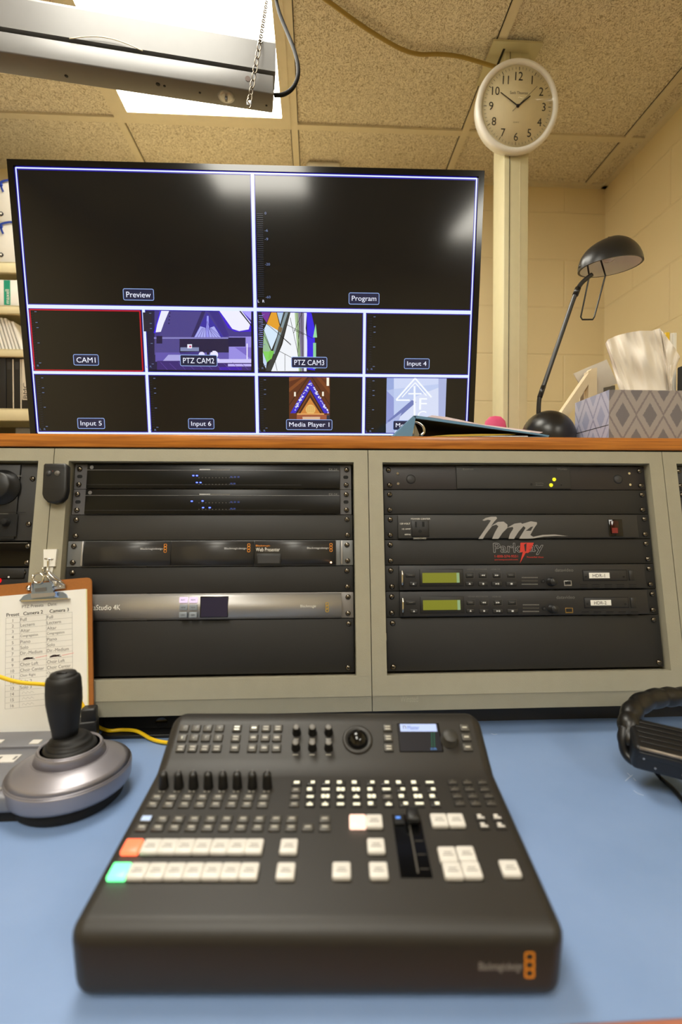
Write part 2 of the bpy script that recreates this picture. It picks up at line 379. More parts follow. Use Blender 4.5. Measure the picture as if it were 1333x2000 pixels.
# ------------------------------------------------------------------ clock
cc = at_y(1011.5, 208, 1.40); tilt = radians(10)
KM = fr(cc, (1, 0, 0), (0, -sin(tilt), cos(tilt)), (0, -cos(tilt), -sin(tilt)))
KM = KM @ Matrix.Rotation(radians(1), 4, 'Z')
t = thing('wall_clock', 'round white wall clock hung at the top of the cream pole', 'clock', KM)
mb = MB(); R_ = .1215
prof = [(R_-.0175, -.002)]+[(R_-.009+.009*cos(a), -.004+.010*sin(a)) for a in [pi-pi*i/10 for i in range(11)]]+[(R_-.004, -.03), (R_-.03, -.034)]
mb.lathe(prof, WHITE, KM, n=72); mb.build('rim', t)
mb = MB(); DIAL = mat('clock_dial', (222, 210, 172), .6); mb.lathe([(0, -.0005), (R_-.016, -.0005), (R_-.016, -.01), (0, -.01)], DIAL, KM, n=64)
for i in range(60):
    a = radians(6*i); r1 = .099; r0 = .093 if i % 5 else .0905; wd = .0006 if i % 5 else .0014
    mb.line([(r0*sin(a), r0*cos(a)), (r1*sin(a), r1*cos(a))], wd, 0, INKD, KM)
for i in range(1, 13):
    a = radians(30*i); rr = .0775 if i not in (10, 11, 12) else .076
    s_ = str(i); h = .021
    mb.textc(s_, rr*sin(a), rr*cos(a), h, 0, INKD, KM, wide=.95)
mb.textl('Seth Thomas', -.024, .0345, .007, 0, INK, KM); mb.textc('QUARTZ', -.002, -.0405, .003, 0, INKD, KM, wide=1.2); mb.build('dial', t)
def hand(name, ang, L, tail, wd, c):
    mb = MB(); a = radians(ang); d = Vector((sin(a), cos(a))); n_ = Vector((-d.y, d.x))
    mb.prism([d*L+n_*wd*.35, d*L-n_*wd*.35, -d*tail-n_*wd*.5, -d*tail+n_*wd*.5], c, c+.0006, INKD, KM)
    if name == 'minute_hand': mb.lathe([(0, c+.001), (.0045, c+.001), (.0045, c-.001), (0, c-.001)], INKD, KM)
    mb.build(name, t)
hand('minute_hand', 302, .062, .0, .0032, .003); hand('hour_hand', 53, .044, .0, .0042, .0018); hand('second_hand', 47, .072, .021, .0012, .0044)
mb = MB(); mb.lathe([(0, .0062), (R_-.017, .0052), (R_-.017, .0048), (0, .0057)], GLASS, KM, n=48); mb.build('crystal', t)

# ------------------------------------------------------------------ hanging light fixture
zb = 2.09
a_ = at_z(0, 143, zb); b_ = at_z(533, 222, zb); X_ = (b_-a_); X_.z = 0; X_.normalize()
Yv = Vector((-X_.y, X_.x, 0))
FXM = fr(b_, X_, Yv, (0, 0, 1))          # origin: far bottom edge at the right end, x along the fixture, y away
t = thing('hanging_light_fixture', 'long grey metal light fixture hung on a chain under the ceiling light', 'light fixture', FXM)
Lx = -1.22; wch = .058; hch = .044
mb = MB(); mb.box(Lx, 0, -wch, 0, 0, hch, FIX, FXM, r=.003)
HOLE = mat('knockout', (70, 52, 42), .7)
mb.build('channel', t)
chn = [o for o in t.children if o.name.startswith('channel')][0]
mb = MB(); mb.prism(circ(-.060, .026, .0065, 8), wch, wch+.0008, HOLE, FXM @ FM); mb.build('knockout', chn, 'round dark punched hole')
for x, y, r in ((-.016, -.022, .0026), (-.17, -.03, .0028), (-.262, -.036, .005), (-.248, -.034, .003), (-.46, -.02, .004)):
    mb = MB(); mb.lathe([(0, -.0006), (r, -.0006), (r, .0004), (0, .0004)], BLKM, FXM @ Matrix.Translation((x, y, 0)), n=10); mb.build('knockout', chn, 'round dark punched hole')
mb = MB(); mb.box(-.113, -.107, -.034, -.026, -.01, 0, GREY, FXM, r=.001); mb.lathe([(.02, 0), (.012, -.002), (.004, -.002)], SILVER, FXM @ Matrix.Translation((-.11, -.03, 0)), n=20); mb.build('bracket', t)
mb = MB()
prof = [(-.012, hch+.004), (-wch-.001, hch+.008), (-wch-.004, hch+.070), (-wch+.004, hch+.0815), (-wch+.012, hch+.080), (-wch+.004, hch+.066), (-wch+.005, hch+.014), (-.012, hch+.008)]
mb.prism(prof, 0, -Lx, FIX, FXM @ Matrix.Rotation(-pi/2, 4, 'Y') @ Matrix(((0, 1, 0, 0), (1, 0, 0, 0), (0, 0, 1, 0), (0, 0, 0, 1)))) if 0 else None
vs_ = [(x, y, z) for x in (Lx, .004) for y, z in prof]; k = len(prof)
mb.add(vs_, [tuple(range(k)), tuple(range(2*k-1, k-1, -1))]+[(i, (i+1) % k, k+(i+1) % k, k+i) for i in range(k)], FIX, False, FXM)
mb.box(Lx, -.01, -wch+.01, -.012, hch, hch+.004, BLKM, FXM)
mb.build('reflector', t)
wire = [FXM @ Vector((x, -wch-.003-.004*sin(i/5*pi), hch+.004+.012*sin(i/5*pi))) for i, x in enumerate((-.44, -.41, -.38, -.35, -.32, -.29))]
mb = MB(); mb.tube(wire, .0012, TBAR, sub=4, n=6); mb.build('wire', t)
# chain
p0 = at_d(487, 200, 1.118); p1 = at_z(524, -14, CZ-.01)
mb = MB(); pm = at_d(508, 84, 1.115)
segs = [(p0, pm), (pm, p1)]; ii = 0
for sa, sb in segs:
  d_ = (sb-sa); Lc = d_.length; d_.normalize(); s1 = d_.cross(Vector((0, 1, 0))).normalized(); s2 = d_.cross(s1); nl = int(Lc/.0155)
  for i in range(nl):
    ii += 1; c = sa+d_*(Lc*(i+.5)/nl); sd = s1 if ii % 2 else (s2*.75+s1*.66)
    mb.tube([c+d_*(.0105*cos(a))+sd*(.0048*sin(a)) for a in [2*pi*j/10 for j in range(10)]], .0013, mat('chain_steel', (120, 112, 100), .35, metal=.9), n=5, closed=True)
mb.build('chain', t)
mb = MB(); q = p0
mb.tube([q+Vector((0, -.002, -.016)), q+Vector((.004, -.002, -.010)), q+Vector((0, -.002, -.004)), q+Vector((-.004, -.002, .002)), q+Vector((.0, -.002, .008))], .0016, SCREW, sub=4, n=6)
mb.box(q.x-.006, q.x+.006, q.y-.002, q.y+.006, q.z-.008, q.z+.004, GREY, r=.001); mb.build('hook', t)
cp = [at_d(x, y, D) for x, y, D in ((536, 186, 1.175), (555, 184, 1.18), (572, 172, 1.185), (582, 150, 1.19), (582, 125, 1.2), (574, 95, 1.22), (560, 60, 1.25), (546, 25, 1.27), (538, -8, 1.29))]
cp.append(at_z(530, -40, CZ-.01))
mb = MB(); mb.tube(cp, .0048, mat('cord_black', (14, 13, 13), .75, spec=.2), sub=6); mb.build('power_cord', t, 'black looping power cord')

# ------------------------------------------------------------------ steel shelf unit, far left
SY = 1.62
def zz(py): return at_y(30, py, SY).z
SX0, SX1 = -1.62, -.80
t = thing('shelf_unit', 'cream steel shelf unit against the left end of the back wall', 'shelf', Vector(((SX0+SX1)/2, 1.8, 0)))
sh = [(zz(512), zz(533)), (zz(597), zz(613)), (zz(682), zz(697)), (zz(798), zz(822))]
sh += [(.95, .92), (.5, .47)]
for zt, zb_ in sh:
    mb = MB(); mb.box(SX0, SX1, SY, SY+.38, zt-.003, zt, BEIGE); mb.box(SX0, SX1, SY, SY+.012, zb_, zt, BEIGE, r=.002); mb.build('shelf_board', t)
for x in (SX0, SX1-.03):
    for y in (SY+.005, SY+.345):
        mb = MB(); mb.box(x, x+.03, y, y+.03, 0, zz(342), BEIGE); mb.build('post', t)
BACKP = mat('unit_back', (96, 84, 60), .7)
mb = MB(); mb.box(SX0, SX1, SY+.372, SY+.379, .4, zz(345), BACKP); mb.build('back_panel', t)
CLEAR = mat('frosted_case', (214, 210, 200), .3); BLUEC = mat('blue_clasp', (30, 60, 150), .35)
def case(zt, py0, py1, lab):
    h = zz(py0)-zz(py1); z = zz(py1)
    t = thing('media_case', lab, 'storage case', Vector((-1.03, SY+.15, z)), 'frosted cases on the cream shelf')
    x1_ = at_y(33, 400, SY).x
    mb = MB(); mb.box(-1.40, -1.10, SY+.01, SY+.3, z, z+h, CLEAR, r=.004); mb.box(-1.099, -.93, SY+.01, SY+.3, z, z+h, CLEAR, r=.004); mb.build('body', t)
    pl = Plane(fr((0, SY+.01, 0), (1, 0, 0), (0, 0, 1), (0, -1, 0)))
    mb = MB(); mb.line(pl.pts([(-15, py0+18), (0, py0+9), (8, py0+5), (20, py0+3), (33, py0+3)]), .007, .004, BLUEC, pl.M)
    mb.line(pl.pts([(3, py0+12), (5, py0+20), (8, py0+26)]), .006, .004, BLUEC, pl.M)
    mb.prism(circ(*pl.p(2, py0+11), .006), 0, .006, BLUEC, pl.M); mb.build('clasp', t)
    mb = MB(); mb.prism(circ(*pl.p(3, py1-13), .0065), 0, .003, DARKG, pl.M); mb.prism(circ(*pl.p(3, py1-13), .003), 0, .0035, WHITE, pl.M); mb.build('latch', t)
case(0, 432, 511, 'frosted case with blue clasp, lower of the two on the cream shelf')
case(0, 350, 431, 'frosted case with blue clasp, upper of the two on the cream shelf')
pl = Plane(fr((0, SY+.012, 0), (1, 0, 0), (0, 0, 1), (0, -1, 0)))
x0_, z0_ = pl.p(-30, 596); x1_, z1_ = pl.p(44, 547)
mb = MB(); mb.box(x0_, x1_+.05, SY+.012, SY+.2, z0_, z1_, PAPER, r=.002)
GREEN = mat('green_band', (30, 150, 120), .5); a, b = pl.p(8, 596), pl.p(20, 547); mb.box(a[0], b[0], SY+.0112, SY+.02, z0_+.002, z1_-.002, GREEN)
mb.text('maxell', -.0, 0, .001, .001, 0, WHITE, Matrix.Translation((0, 3, 0))) if 0 else None
TM = fr((b[0]-.005, SY+.011, z0_+.006), (0, 0, 1), (-1, 0, 0), (0, -1, 0)); mb.text('maxell', 0, -.002, .045, .010, 0, WHITE, TM)
solo(mb, 'media_carton', 'white carton with a green stripe on the second shelf at left', 'box')
for i in range(14):
    mb = MB(); xb = at_y(-60+i*7.2, 678, SY).x; xt = xb-.018; z = zz(681.8); h = .108-.001*(i % 4)-(.012 if i > 11 else 0)
    mb.prism([(xb, z), (xb+.0062, z), (xt-.012+.0062, z+h), (xt-.012, z+h)], -.17, 0, PAPER if i % 3 else WHITE, Matrix.Translation((0, SY+.02, 0)) @ FM)
    o = solo(mb, 'paper_sleeve', 'thin white paper sleeve leaning in the row on the third shelf', 'sleeve', group='leaning white sleeves on the third shelf')
SPINE = mat('tape_spine', (20, 20, 22), .5); SPW = mat('tape_edge', (210, 200, 180), .5)
tapes = [(-62, -30, 0, 'wide black tape case standing partly outside the frame on the fourth shelf'), (-29, 11, 0, 'wide black tape case at the left of the row on the fourth shelf'),
         (13, 27, 1, 'black tape case with cream edge, first beside the wide black one'), (28, 42, 1, 'black tape case with cream edge, second beside the wide black one'), (43, 56, 2, 'tape case with white lettered spine at the right end of the row')]
for x0p, x1p, kd, lab in tapes:
    a = at_y(x0p, 797, SY+.01); b = at_y(x1p, 700 if kd else 690, SY+.01)
    t = thing('tape_case', lab, 'tape case', Vector(((a.x+b.x)/2, SY+.1, a.z)), 'tape cases on the fourth shelf')
    mb = MB(); mb.box(a.x, b.x-.0005, SY+.01, SY+.14, zz(798)+.0005, b.z, SPINE, r=.001); mb.build('case', t)
    if kd == 1:
        mb = MB(); mb.box(b.x-.004, b.x-.001, SY+.0092, SY+.0115, zz(798)+.001, b.z-.003, SPW); mb.box(a.x+.004, b.x-.008, SY+.0092, SY+.0115, b.z-.035, b.z-.012, DARKG); mb.build('spine_label', t)
    if kd == 2:
        mb = MB(); mb.box(a.x+.001, b.x-.005, SY+.0092, SY+.0115, zz(798)+.03, b.z-.003, SPW)
        TM = fr((a.x+.018, SY+.0088, zz(798)+.034), (0, 0, 1), (-1, 0, 0), (0, -1, 0)); mb.text('BMC', 0, 0, .05, .013, 0, INKD, TM); mb.build('spine_label', t)
a = at_y(18, 850, SY); mb = MB(); mb.box(a.x, -.84, SY+.03, SY+.3, .9505, zz(832), GREY, r=.004); solo(mb, 'grey_box', 'grey box at the bottom left below the tape cases', 'box')

# ------------------------------------------------------------------ desk and equipment turret
ZD = .75
E_Y = .327
mb = MB(); mb.box(-1.15, 1.13, E_Y+.016, 1.36, ZD-.03, ZD, DESK); t = thing('desk', 'light blue laminate desk carrying the switcher, joystick and headset', 'desk', Vector((0, .8, 0))); 
SC_ = mat('scuff', (186, 200, 222), .7); DPn = Plane(fr((0, 0, ZD), (1, 0, 0), (0, 1, 0), (0, 0, 1)))
for L in ([(1222, 1526), (1230, 1519), (1236, 1514)], [(1238, 1520), (1243, 1526)], [(1238, 1544), (1246, 1550), (1258, 1554)], [(960, 1433), (966, 1435), (972, 1434)], [(1226, 1510), (1234, 1518)]):
    mb.line(DPn.pts(L), .0011, .0004, SC_, DPn.M)
mb.build('desktop', t)
EDGE = mat('desk_edge_wood', (176, 112, 88), .45)
mb = MB(); mb.box(-1.15, 1.13, E_Y, E_Y+.016, ZD-.032, ZD+.0006, EDGE, r=.002); mb.build('edge_strip', t)
for x in (-1.1, 1.05):
    mb = MB(); mb.box(x, x+.05, .5, 1.3, 0, ZD-.03, FRAME); mb.build('leg_panel', t)

TH = radians(9.46)
RK0 = Vector((-.418, .872, 1.1995))
RK = Matrix.Translation(RK0) @ Matrix.Rotation(-TH, 4, 'X')
RP = Plane(RK @ FM); RM = RP.M
U = .04445; PW = .4826; GP = .0546; BAYS = [-(PW+GP), 0, PW+GP, 2*(PW+GP)]
YT = .862                                    # front edge of the wood top
zt0 = at_y(666, 876, YT).z; zt1 = at_y(666, 851, YT).z
FT = RP.p(900, 880.5, .015)[1]; FB = RP.p(900, 1386, .015)[1]; FBI = -8*U-.004; FD = .015
bn = ['grey metal rack bay at the far left, behind the clipboard', 'grey metal rack bay with the silver recorder, below the big screen', 'grey metal rack bay holding the two green display recorders', 'grey metal rack bay at the far right edge']
for i, u0 in enumerate(BAYS):
    x0 = u0-GP/2+.0007; x1 = u0+PW+GP/2-.0007
    t = thing('equipment_rack_bay', bn[i], 'equipment rack', RK @ Matrix.Translation((u0+PW/2, 0, FB)), 'grey rack bays under the wood top')
    mb = MB(); g = .002
    mb.box(x0, u0-g, -FD, .05, FBI-.0005, g, FRAME, RK); mb.box(u0+PW+g, x1, -FD, .05, FBI-.0005, g, FRAME, RK)
    mb.box(x0, x1, -FD, .05, g, FT, FRAME, RK); mb.box(x0, x1, -FD, .05, FB+.024, FBI, FRAME, RK); mb.build('front_frame', t)
    mb = MB(); mb.box(x0+.0, x1, -FD+.0012, .05, FB, FB+.0238, FRAMEL, RK)
    if i == 2:
        a = RP.p(783, 1372, .015); b = RP.p(817, 1359, .015); mb.text('Winsted', a[0], a[1], b[0], b[1], FD-.0011, FRAME, RM)
    mb.build('bottom_lip', t)
    mb = MB(); wx0 = RK0.x+x0; wx1 = RK0.x+x1
    for a_, b_ in ((wx0+.001, wx0+.004), (wx1-.004, wx1-.001)): mb.box(a_, b_, .93, 1.30, ZD+.035, zt0-.0045, FRAME)
    mb.box(wx0+.004, wx1-.004, 1.297, 1.30, ZD+.035, zt0-.0045, BLANK); mb.build('cabinet_shell', t)
    mb = MB()
    for a_, b_ in ((x0+.002, u0-.004), (u0+PW+.004, x1-.002)): mb.box(a_, b_, .05, .10, FB+.02, FT-.02, FRAME, RK)
    mb.build('rack_rail', t) if 0 else None

# dark base behind and below the bays
t = thing('turret_base', 'dark metal base strip between the desk and the rack bays', 'base', Vector((0, .84, ZD)))
mb = MB(); mb.box(-1.05, 1.13, (.838), .86, ZD+.0005, ZD+.030, BLANK2); mb.build('kick_panel', t)
mb = MB(); mb.box(-1.05, 1.13, .828, .842, ZD+.0275, ZD+.030, BLANK, r=.001); mb.build('ledge', t)
mb = MB(); mb.box(-1.05, 1.13, .86, 1.25, ZD+.0005, ZD+.028, BLKM); mb.build('plinth', t)
# wood top
mb = MB(); mb.box(-1.15, 1.13, YT, 1.38, zt0, zt1, WOOD, r=.002)
solo(mb, 'wood_shelf_top', 'orange wood board on top of the grey rack bays', 'shelf', origin=(0, YT, zt0))
mb = MB(); mb.box(-1.13, 1.12, YT+.004, 1.36, zt0-.004, zt0-.0003, BLKM); solo(mb, 'gap_shade_strip', 'thin dark strip painting the shaded gap beneath the wood board', 'strip', origin=(0, YT, zt0-.004))  # dark strip added to stand for the shaded gap under the board

# rack screws share one mesh
_s = MB(); _s.lathe([(.0046, 0), (.0045, .0012), (.0034, .0026), (.0016, .0033), (0, .0034)], SCREW, I4, n=16)
for a in (0, pi/2): _s.line([(.0022*cos(a), .0022*sin(a)), (-.0022*cos(a), -.0022*sin(a))], .0007, .0036, BLKM)
_so = _s.build('screw'); SM = _so.data; bpy.data.objects.remove(_so)
def screw(t, u, v, c=.0022, s=1):
    o = bpy.data.objects.new('screw', SM); COL.objects.link(o); o.parent = t
    j = random.uniform(0, 1.5); o.matrix_local = t.matrix_world.inverted() @ RM @ Matrix.Translation((u, v, c)) @ Matrix.Rotation(j, 4, 'Z') @ Matrix.Scale(s, 4)
def corners(t, u0, v0, v1, right=True, left=True):
    for v in (v1-.0085, v0+.0075):
        if left: screw(t, u0+.011+random.uniform(-.001, .001), v)
        if right: screw(t, u0+PW-.010+random.uniform(-.001, .001), v)
def dev(bay, k0, n_, name, label, cat, group=None):
    """root of a rack device occupying units k0..k0+n_ counted from the top"""
    u0 = BAYS[bay]; v0 = -(k0+n_)*U+.0005; v1 = -k0*U-.0005
    return thing(name, label, cat, RK @ Matrix.Translation((u0, 0, v0)), group), u0, v0, v1
def blank(bay, k0, n_, label, m=BLANK):
    t, u0, v0, v1 = dev(bay, k0, n_, 'blank_panel', label, 'rack panel', 'blank rack panels')
    mb = MB(); mb.box(u0+.0005, u0+PW-.0005, -.002, .0, v0, v1, m, RK, r=.0006); mb.box(u0+.02, u0+PW-.02, 0, .012, v0+.002, v1-.002, m, RK); mb.build('panel', t); corners(t, u0, v0, v1); return t
def orings(mb, u, v, s, m=ORANGE, c=.003):
    for k in (-1, 0, 1): mb.ring(rrect(u-s/2, v+k*s*1.15-s/2, u+s/2, v+k*s*1.15+s/2, s*.3, 3), s*.2, c, m, RM)
def pbox(mb, pl, x0, y0, x1, y1, c0, c1, m, r=0):
    a = pl.p(x0, y1, c1); b = pl.p(x1, y0, c1)
    mb.box(a[0], b[0], a[1], b[1], c0, c1, m, pl.M, r=r)
def ptext(mb, pl, s, x0, y0, x1, y1, c, m):
    a = pl.p(x0, y1, c); b = pl.p(x1, y0, c); mb.text(s, a[0], a[1], b[0], b[1], c, m, pl.M)

# --- bay A (middle)
BLED = emi('blue_led', (70, 90, 255), 6); BLEDD = emi('blue_led_dim', (30, 60, 140), .7)
EAR = mat('device_ear', (84, 82, 84), .45)
for k in (0, 1):
    t, u0, v0, v1 = dev(1, k, 1, 'audio_processor', 'slim black unit with blue lights, %s of the pair in the middle bay' % ('upper', 'lower')[k], 'rack device', 'black units with blue lights')
    mb = MB(); mb.box(u0+.003, u0+PW-.002, -.0018, .02, v0, v1, EAR, RK)
    mb.build('ears', t)
    mb = MB(); mb.box(u0+.025, u0+PW-.022, -.006, -.0018, v0+.0005, v1-.0005, EXF, RK, r=.0006); mb.box(u0+.025, u0+PW-.023, -.0068, -.006, v1-.0115, v1-.0107, GREY, RK)
    mb.box(u0+.025, u0+PW-.09, -.0064, -.006, v0+.0065, v0+.007, DARKG, RK)
    mb.prism(circ(u0+.033, v1-.0065, .0032), .006, .0072, GREY, RM)
    y = (917, 965.5)[k]
    b0 = RP.p(390, y, .006); b1 = RP.p(450, y, .006)
    for j in range(34):
        uu = b0[0]+(b1[0]-b0[0])*j/34; mb.box(uu, uu+(b1[0]-b0[0])/48, -.0063, -.006, b0[1]-.0009, b0[1]+.0009, TXT if j < 12 else TXTD, RK)
    ptext(mb, RP, 'EX-24', 643, y-2, 659, y+2, .0061, TXTD)
    for row in (0, 1):
        for j in range(11):
            c_ = RP.p(377+j*6.6+12, (933, 946)[row]+k*49, .006); mb.prism(circ(c_[0], c_[1], .0007, 6), .006, .0063, TXTD, RM)
    for xx, yy in ((450, 930), (457, 930), (464, 930), (450, 943), (456, 943)): pbox(mb, RP, xx, yy+k*49, xx+4, yy+3+k*49, .006, .0064, BLEDD)
    mb.build('front_panel', t)
    mb = MB()
    for xx, yy in (((378, 929), (385, 929), (385, 942.5), (392, 942.5)), ((375, 979), (396, 978.5), (397, 991.5), (410, 991.5)))[k]:
        c_ = RP.p(xx, yy, .006); mb.prism(rrect(c_[0]-.0016, c_[1]-.0009, c_[0]+.0016, c_[1]+.0009, .0005), .006, .0067, BLED, RM)
    mb.build('indicator_light', t, 'glowing blue lights')
    for sx_ in (u0+PW-.016, u0+.007):
        mb = MB(); mb.prism(rrect(sx_, (v0+v1)/2-.003, sx_+.009, (v0+v1)/2+.003, .0028), .0018, .0021, BLKM, RM); mb.build('mounting_slot', t)
    corners(t, u0, v0, v1)
blank(1, 2, 1, 'blank black panel between the blue-lit units and the triple module shelf', BLANK2)
t, u0, v0, v1 = dev(1, 3, 1, 'module_shelf', 'one-unit shelf of three dark modules with orange marks', 'rack device')
mb = MB(); mb.box(u0+.0005, u0+PW-.0005, -.0018, .0, v0, v1, mat('shelf_ear', (124, 126, 128), .4, metal=.3), RK, r=.0005); mb.build('ears', t); corners(t, u0, v0, v1)
MODM = mat('module_face', (44, 43, 43), .4); x_l = [.030]+[RP.p(x, 1083, .008)[0]-u0 for x in (334.5, 497.5, 658)]
for j in range(3):
    mb = MB(); xa, xb = u0+x_l[j], u0+x_l[j+1]-.0012
    prof = [(v0+.001, 0), (v0+.001, .006), (v0+.012, .0085), ((v0+v1)/2, .0095), (v1-.012, .0085), (v1-.001, .006), (v1-.001, 0)]
    vs_ = [(x, z, c) for x in (xa, xb) for z, c in prof]; k = len(prof)
    mb.add(vs_, [tuple(range(k)), tuple(range(2*k-1, k-1, -1))]+[(i, k+i, k+(i+1) % k, (i+1) % k) for i in range(k)], MODM, True, RM)
    ux = xb-(.0085 if j < 2 else .0085); orings(mb, ux, (v0+v1)/2+.0085, .0042, c=.0098)
    mb.text('Blackmagicdesign', ux-.041, v1-.0165, ux-.004, v1-.0125, .0096, TXT, RM)
    if j == 2:
        ptext(mb, RP, 'Blackmagic', 500, 1064, 528, 1068.5, .0096, ORANGE); ptext(mb, RP, 'Web Presenter', 500, 1069.5, 547, 1077, .0096, WHITE)
        pbox(mb, RP, 501, 1081, 549, 1103, .0085, .0098, BLK, r=.0006); pbox(mb, RP, 504, 1086, 546, 1100, .0096, .0101, DARKG)
        c_ = RP.p(647, 1098.5, .0098); mb.prism(circ(*c_, .0015, 10), .008, .0102, emi('warm_led', (255, 190, 140), 5), RM)
    mb.build('module', t)
mb = MB(); mb.box(u0+PW-.0215, u0+PW-.0185, -.008, -.0018, v0+.001, v1-.001, SILVER, RK, r=.001); mb.build('end_cap', t); mb = MB(); mb.box(u0+.025, u0+.0285, -.008, -.0018, v0+.001, v1-.001, SILVER, RK, r=.001); mb.build('end_cap', t)
blank(1, 4, 1, 'blank black panel directly above the silver recorder')
t, u0, v0, v1 = dev(1, 5, 1, 'capture_recorder', 'brushed silver one-unit recorder with six buttons and small blue screen', 'rack device')
mb = MB(); mb.box(u0+.0005, u0+PW-.0005, -.0018, .0, v0, v1, mat('silver_ear', (132, 128, 126), .4, metal=.3), RK, r=.0005); mb.build('ears', t); corners(t, u0, v0, v1)
SILF = mat('brushed_silver', (188, 186, 184), .5, metal=.8, var=.04)
mb = MB(); k = 15; prof = [(v0+.001, 0)]+[(v0+.001+(v1-v0-.002)*i/(k-3), .005+.010*sin(pi*i/(k-3))**.8) for i in range(k-2)]+[(v1-.001, 0)]
vs_ = [(x, z, c) for x in (u0+.018, u0+PW-.0215) for z, c in prof]; k = len(prof)
mb.add(vs_, [tuple(range(k)), tuple(range(2*k-1, k-1, -1))]+[(i, k+i, k+(i+1) % k, (i+1) % k) for i in range(k)], SILF, True, RM)
ptext(mb, RP, 'UltraStudio 4K', 163, 1181, 235.5, 1192, .0153, WHITE); ptext(mb, RP, 'Blackmagic', 587, 1181, 618, 1188, .0153, WHITE)
c_ = RP.p(639.5, 1186, .0153); orings(mb, c_[0], c_[1], .0046, mat('ochre_mark', (190, 150, 20), .5), c=.0156); mb.build('face', t)
for r_ in range(3):
    for c2 in range(2):
        mb = MB(); x = (350, 369.5)[c2]-(0, 0, 1)[r_]*.6; y = 1166+r_*14.7
        lit = r_ == 0
        pbox(mb, RP, x, y, x+16, y+11.5, .010, .0168, emi('lit_pink_key', (250, 225, 250), 1.0) if lit else mat('grey_key', (138, 146, 156), .4), r=.001)
        ptext(mb, RP, ('REC', 'REM', 'SDI', 'AUX', 'VIDEO', 'AUDIO')[r_*2+c2], x+4, y+4.5, x+12, y+7, .0169, INKD); mb.build('button', t)
mb = MB(); pbox(mb, RP, 390, 1164.5, 446, 1206.5, .009, .0155, BLKG, r=.0008); pbox(mb, RP, 392, 1166.5, 445, 1205, .0154, .0158, emi('screen_blue_black', (34, 28, 62), .55)); mb.build('display', t)
blank(1, 6, 2, 'tall blank black panel under the silver recorder')

# --- bay B (right)
t, u0, v0, v1 = dev(2, 0, 1, 'signal_extender', 'black unit with two yellow lights at the top of the right bay', 'rack device')
mb = MB(); mb.box(u0+.0005, u0+PW-.0005, -.002, .0, v0, v1, mat('ear_brownblack', (36, 31, 32), .5), RK, r=.0005)
for x, y in ((803, 936), (1208, 936)):
    c_ = RP.p(x, y, .002); mb.lathe([(.0085, 0), (.0085, .0004), (.006, .0016), (0, .002)], DARKG, RM @ Matrix.Translation((c_[0], c_[1], .002)), n=24)
for x, y in ((777, 925), (778, 945), (1229, 925), (1231, 947)):
    c_ = RP.p(x, y, .002); mb.prism(circ(*c_, .0023, 10), .002, .0035, CHROME, RM)
mb.build('mounting_bracket', t); corners(t, u0, v0, v1)
mb = MB(); a = RP.p(893, 950, .004)[0]; b = RP.p(1116, 950, .004)[0]; mb.box(a, b, -.005, -.002, v0+.001, v1-.004, BLANK2, RK, r=.0006)
mb.box(a, b, -.004, -.002, v1-.0038, v1-.001, BLANK, RK); ptext(mb, RP, 'Extron', 905, 914.5, 925, 918, .0052, ORANGE if 0 else TXTD); ptext(mb, RP, 'TP245D', 1088, 914.5, 1108, 918, .0052, TXTD)
for y in (943.5, 947.5): ptext(mb, RP, '- Sampling' if y < 945 else '- Power', 1044, y-1, 1062, y+1.4, .0052, TXTD)
c_ = RP.p(1038.5, 946, .005); mb.prism(circ(*c_, .0022, 8), .004, .0054, BLKM, RM); c_ = RP.p(1097, 947.5, .005); mb.prism(circ(*c_, .0014, 8), .004, .0054, BLKM, RM); mb.build('face', t)
mb = MB()
for x, y in ((1083, 936.5), (1077, 947.5)):
    c_ = RP.p(x, y, .005); mb.lathe([(.0034, 0), (.003, .0016), (0, .0022)], emi('yellow_led', (235, 225, 30), 1.3), RM @ Matrix.Translation((c_[0], c_[1], .005)), n=14)
mb.build('indicator_light', t, 'two glowing yellow lights')
blank(2, 1, 1, 'blank black panel between the yellow-light unit and the power outlet unit')
t, u0, v0, v1 = dev(2, 2, 1, 'power_center', 'black power unit with an outlet, grey script emblem and red switch', 'rack device')
mb = MB(); mb.box(u0+.0005, u0+PW-.0005, -.002, .0, v0, v1, BLANK, RK, r=.0005); mb.build('ears', t); corners(t, u0, v0, v1)
mb = MB(); mb.box(u0+.024, u0+PW-.026, -.0075, -.002, v0+.001, v1-.0015, BLANK2, RK, r=.001)
EM = mat('emblem_grey', (158, 154, 150), .5)
def zp(L, x0, y0, s): return [(x0+x/s, y0+y/s) for x, y in L]
em1 = zp([(866, 722), (905, 722), (930, 680), (985, 610), (1020, 598), (1040, 612), (1010, 665), (985, 722), (1040, 722), (1075, 670), (1120, 625), (1165, 618), (1170, 632), (1140, 680), (1128, 722), (1175, 722), (1215, 660), (1250, 620), (1262, 605), (1235, 582), (1180, 590), (1118, 625), (1118, 598), (1085, 572), (1035, 575), (975, 612), (1005, 570), (1028, 545), (1022, 530), (975, 530), (930, 540), (900, 560), (915, 566), (950, 556), (975, 562), (950, 600)], 740, 890, 4.443)
mb.flat(RP.pts(em1, .0075), .0078, EM, RM)
em2 = zp([(640, 418), (668, 372), (660, 365), (625, 372), (642, 358), (690, 344), (716, 348), (716, 356), (702, 376), (688, 402), (700, 410), (740, 402), (790, 400), (848, 407), (800, 406), (745, 409), (700, 417), (672, 418), (640, 418)], 720, 860, 2.1746)
mb.flat(RP.pts(em2[:-1], .0075), .0079, EM, RM)
mb.flat(RP.pts(zp([(668, 385), (690, 368), (700, 366), (690, 384)], 720, 860, 2.1746), .0075), .0081, BLANK2, RM)
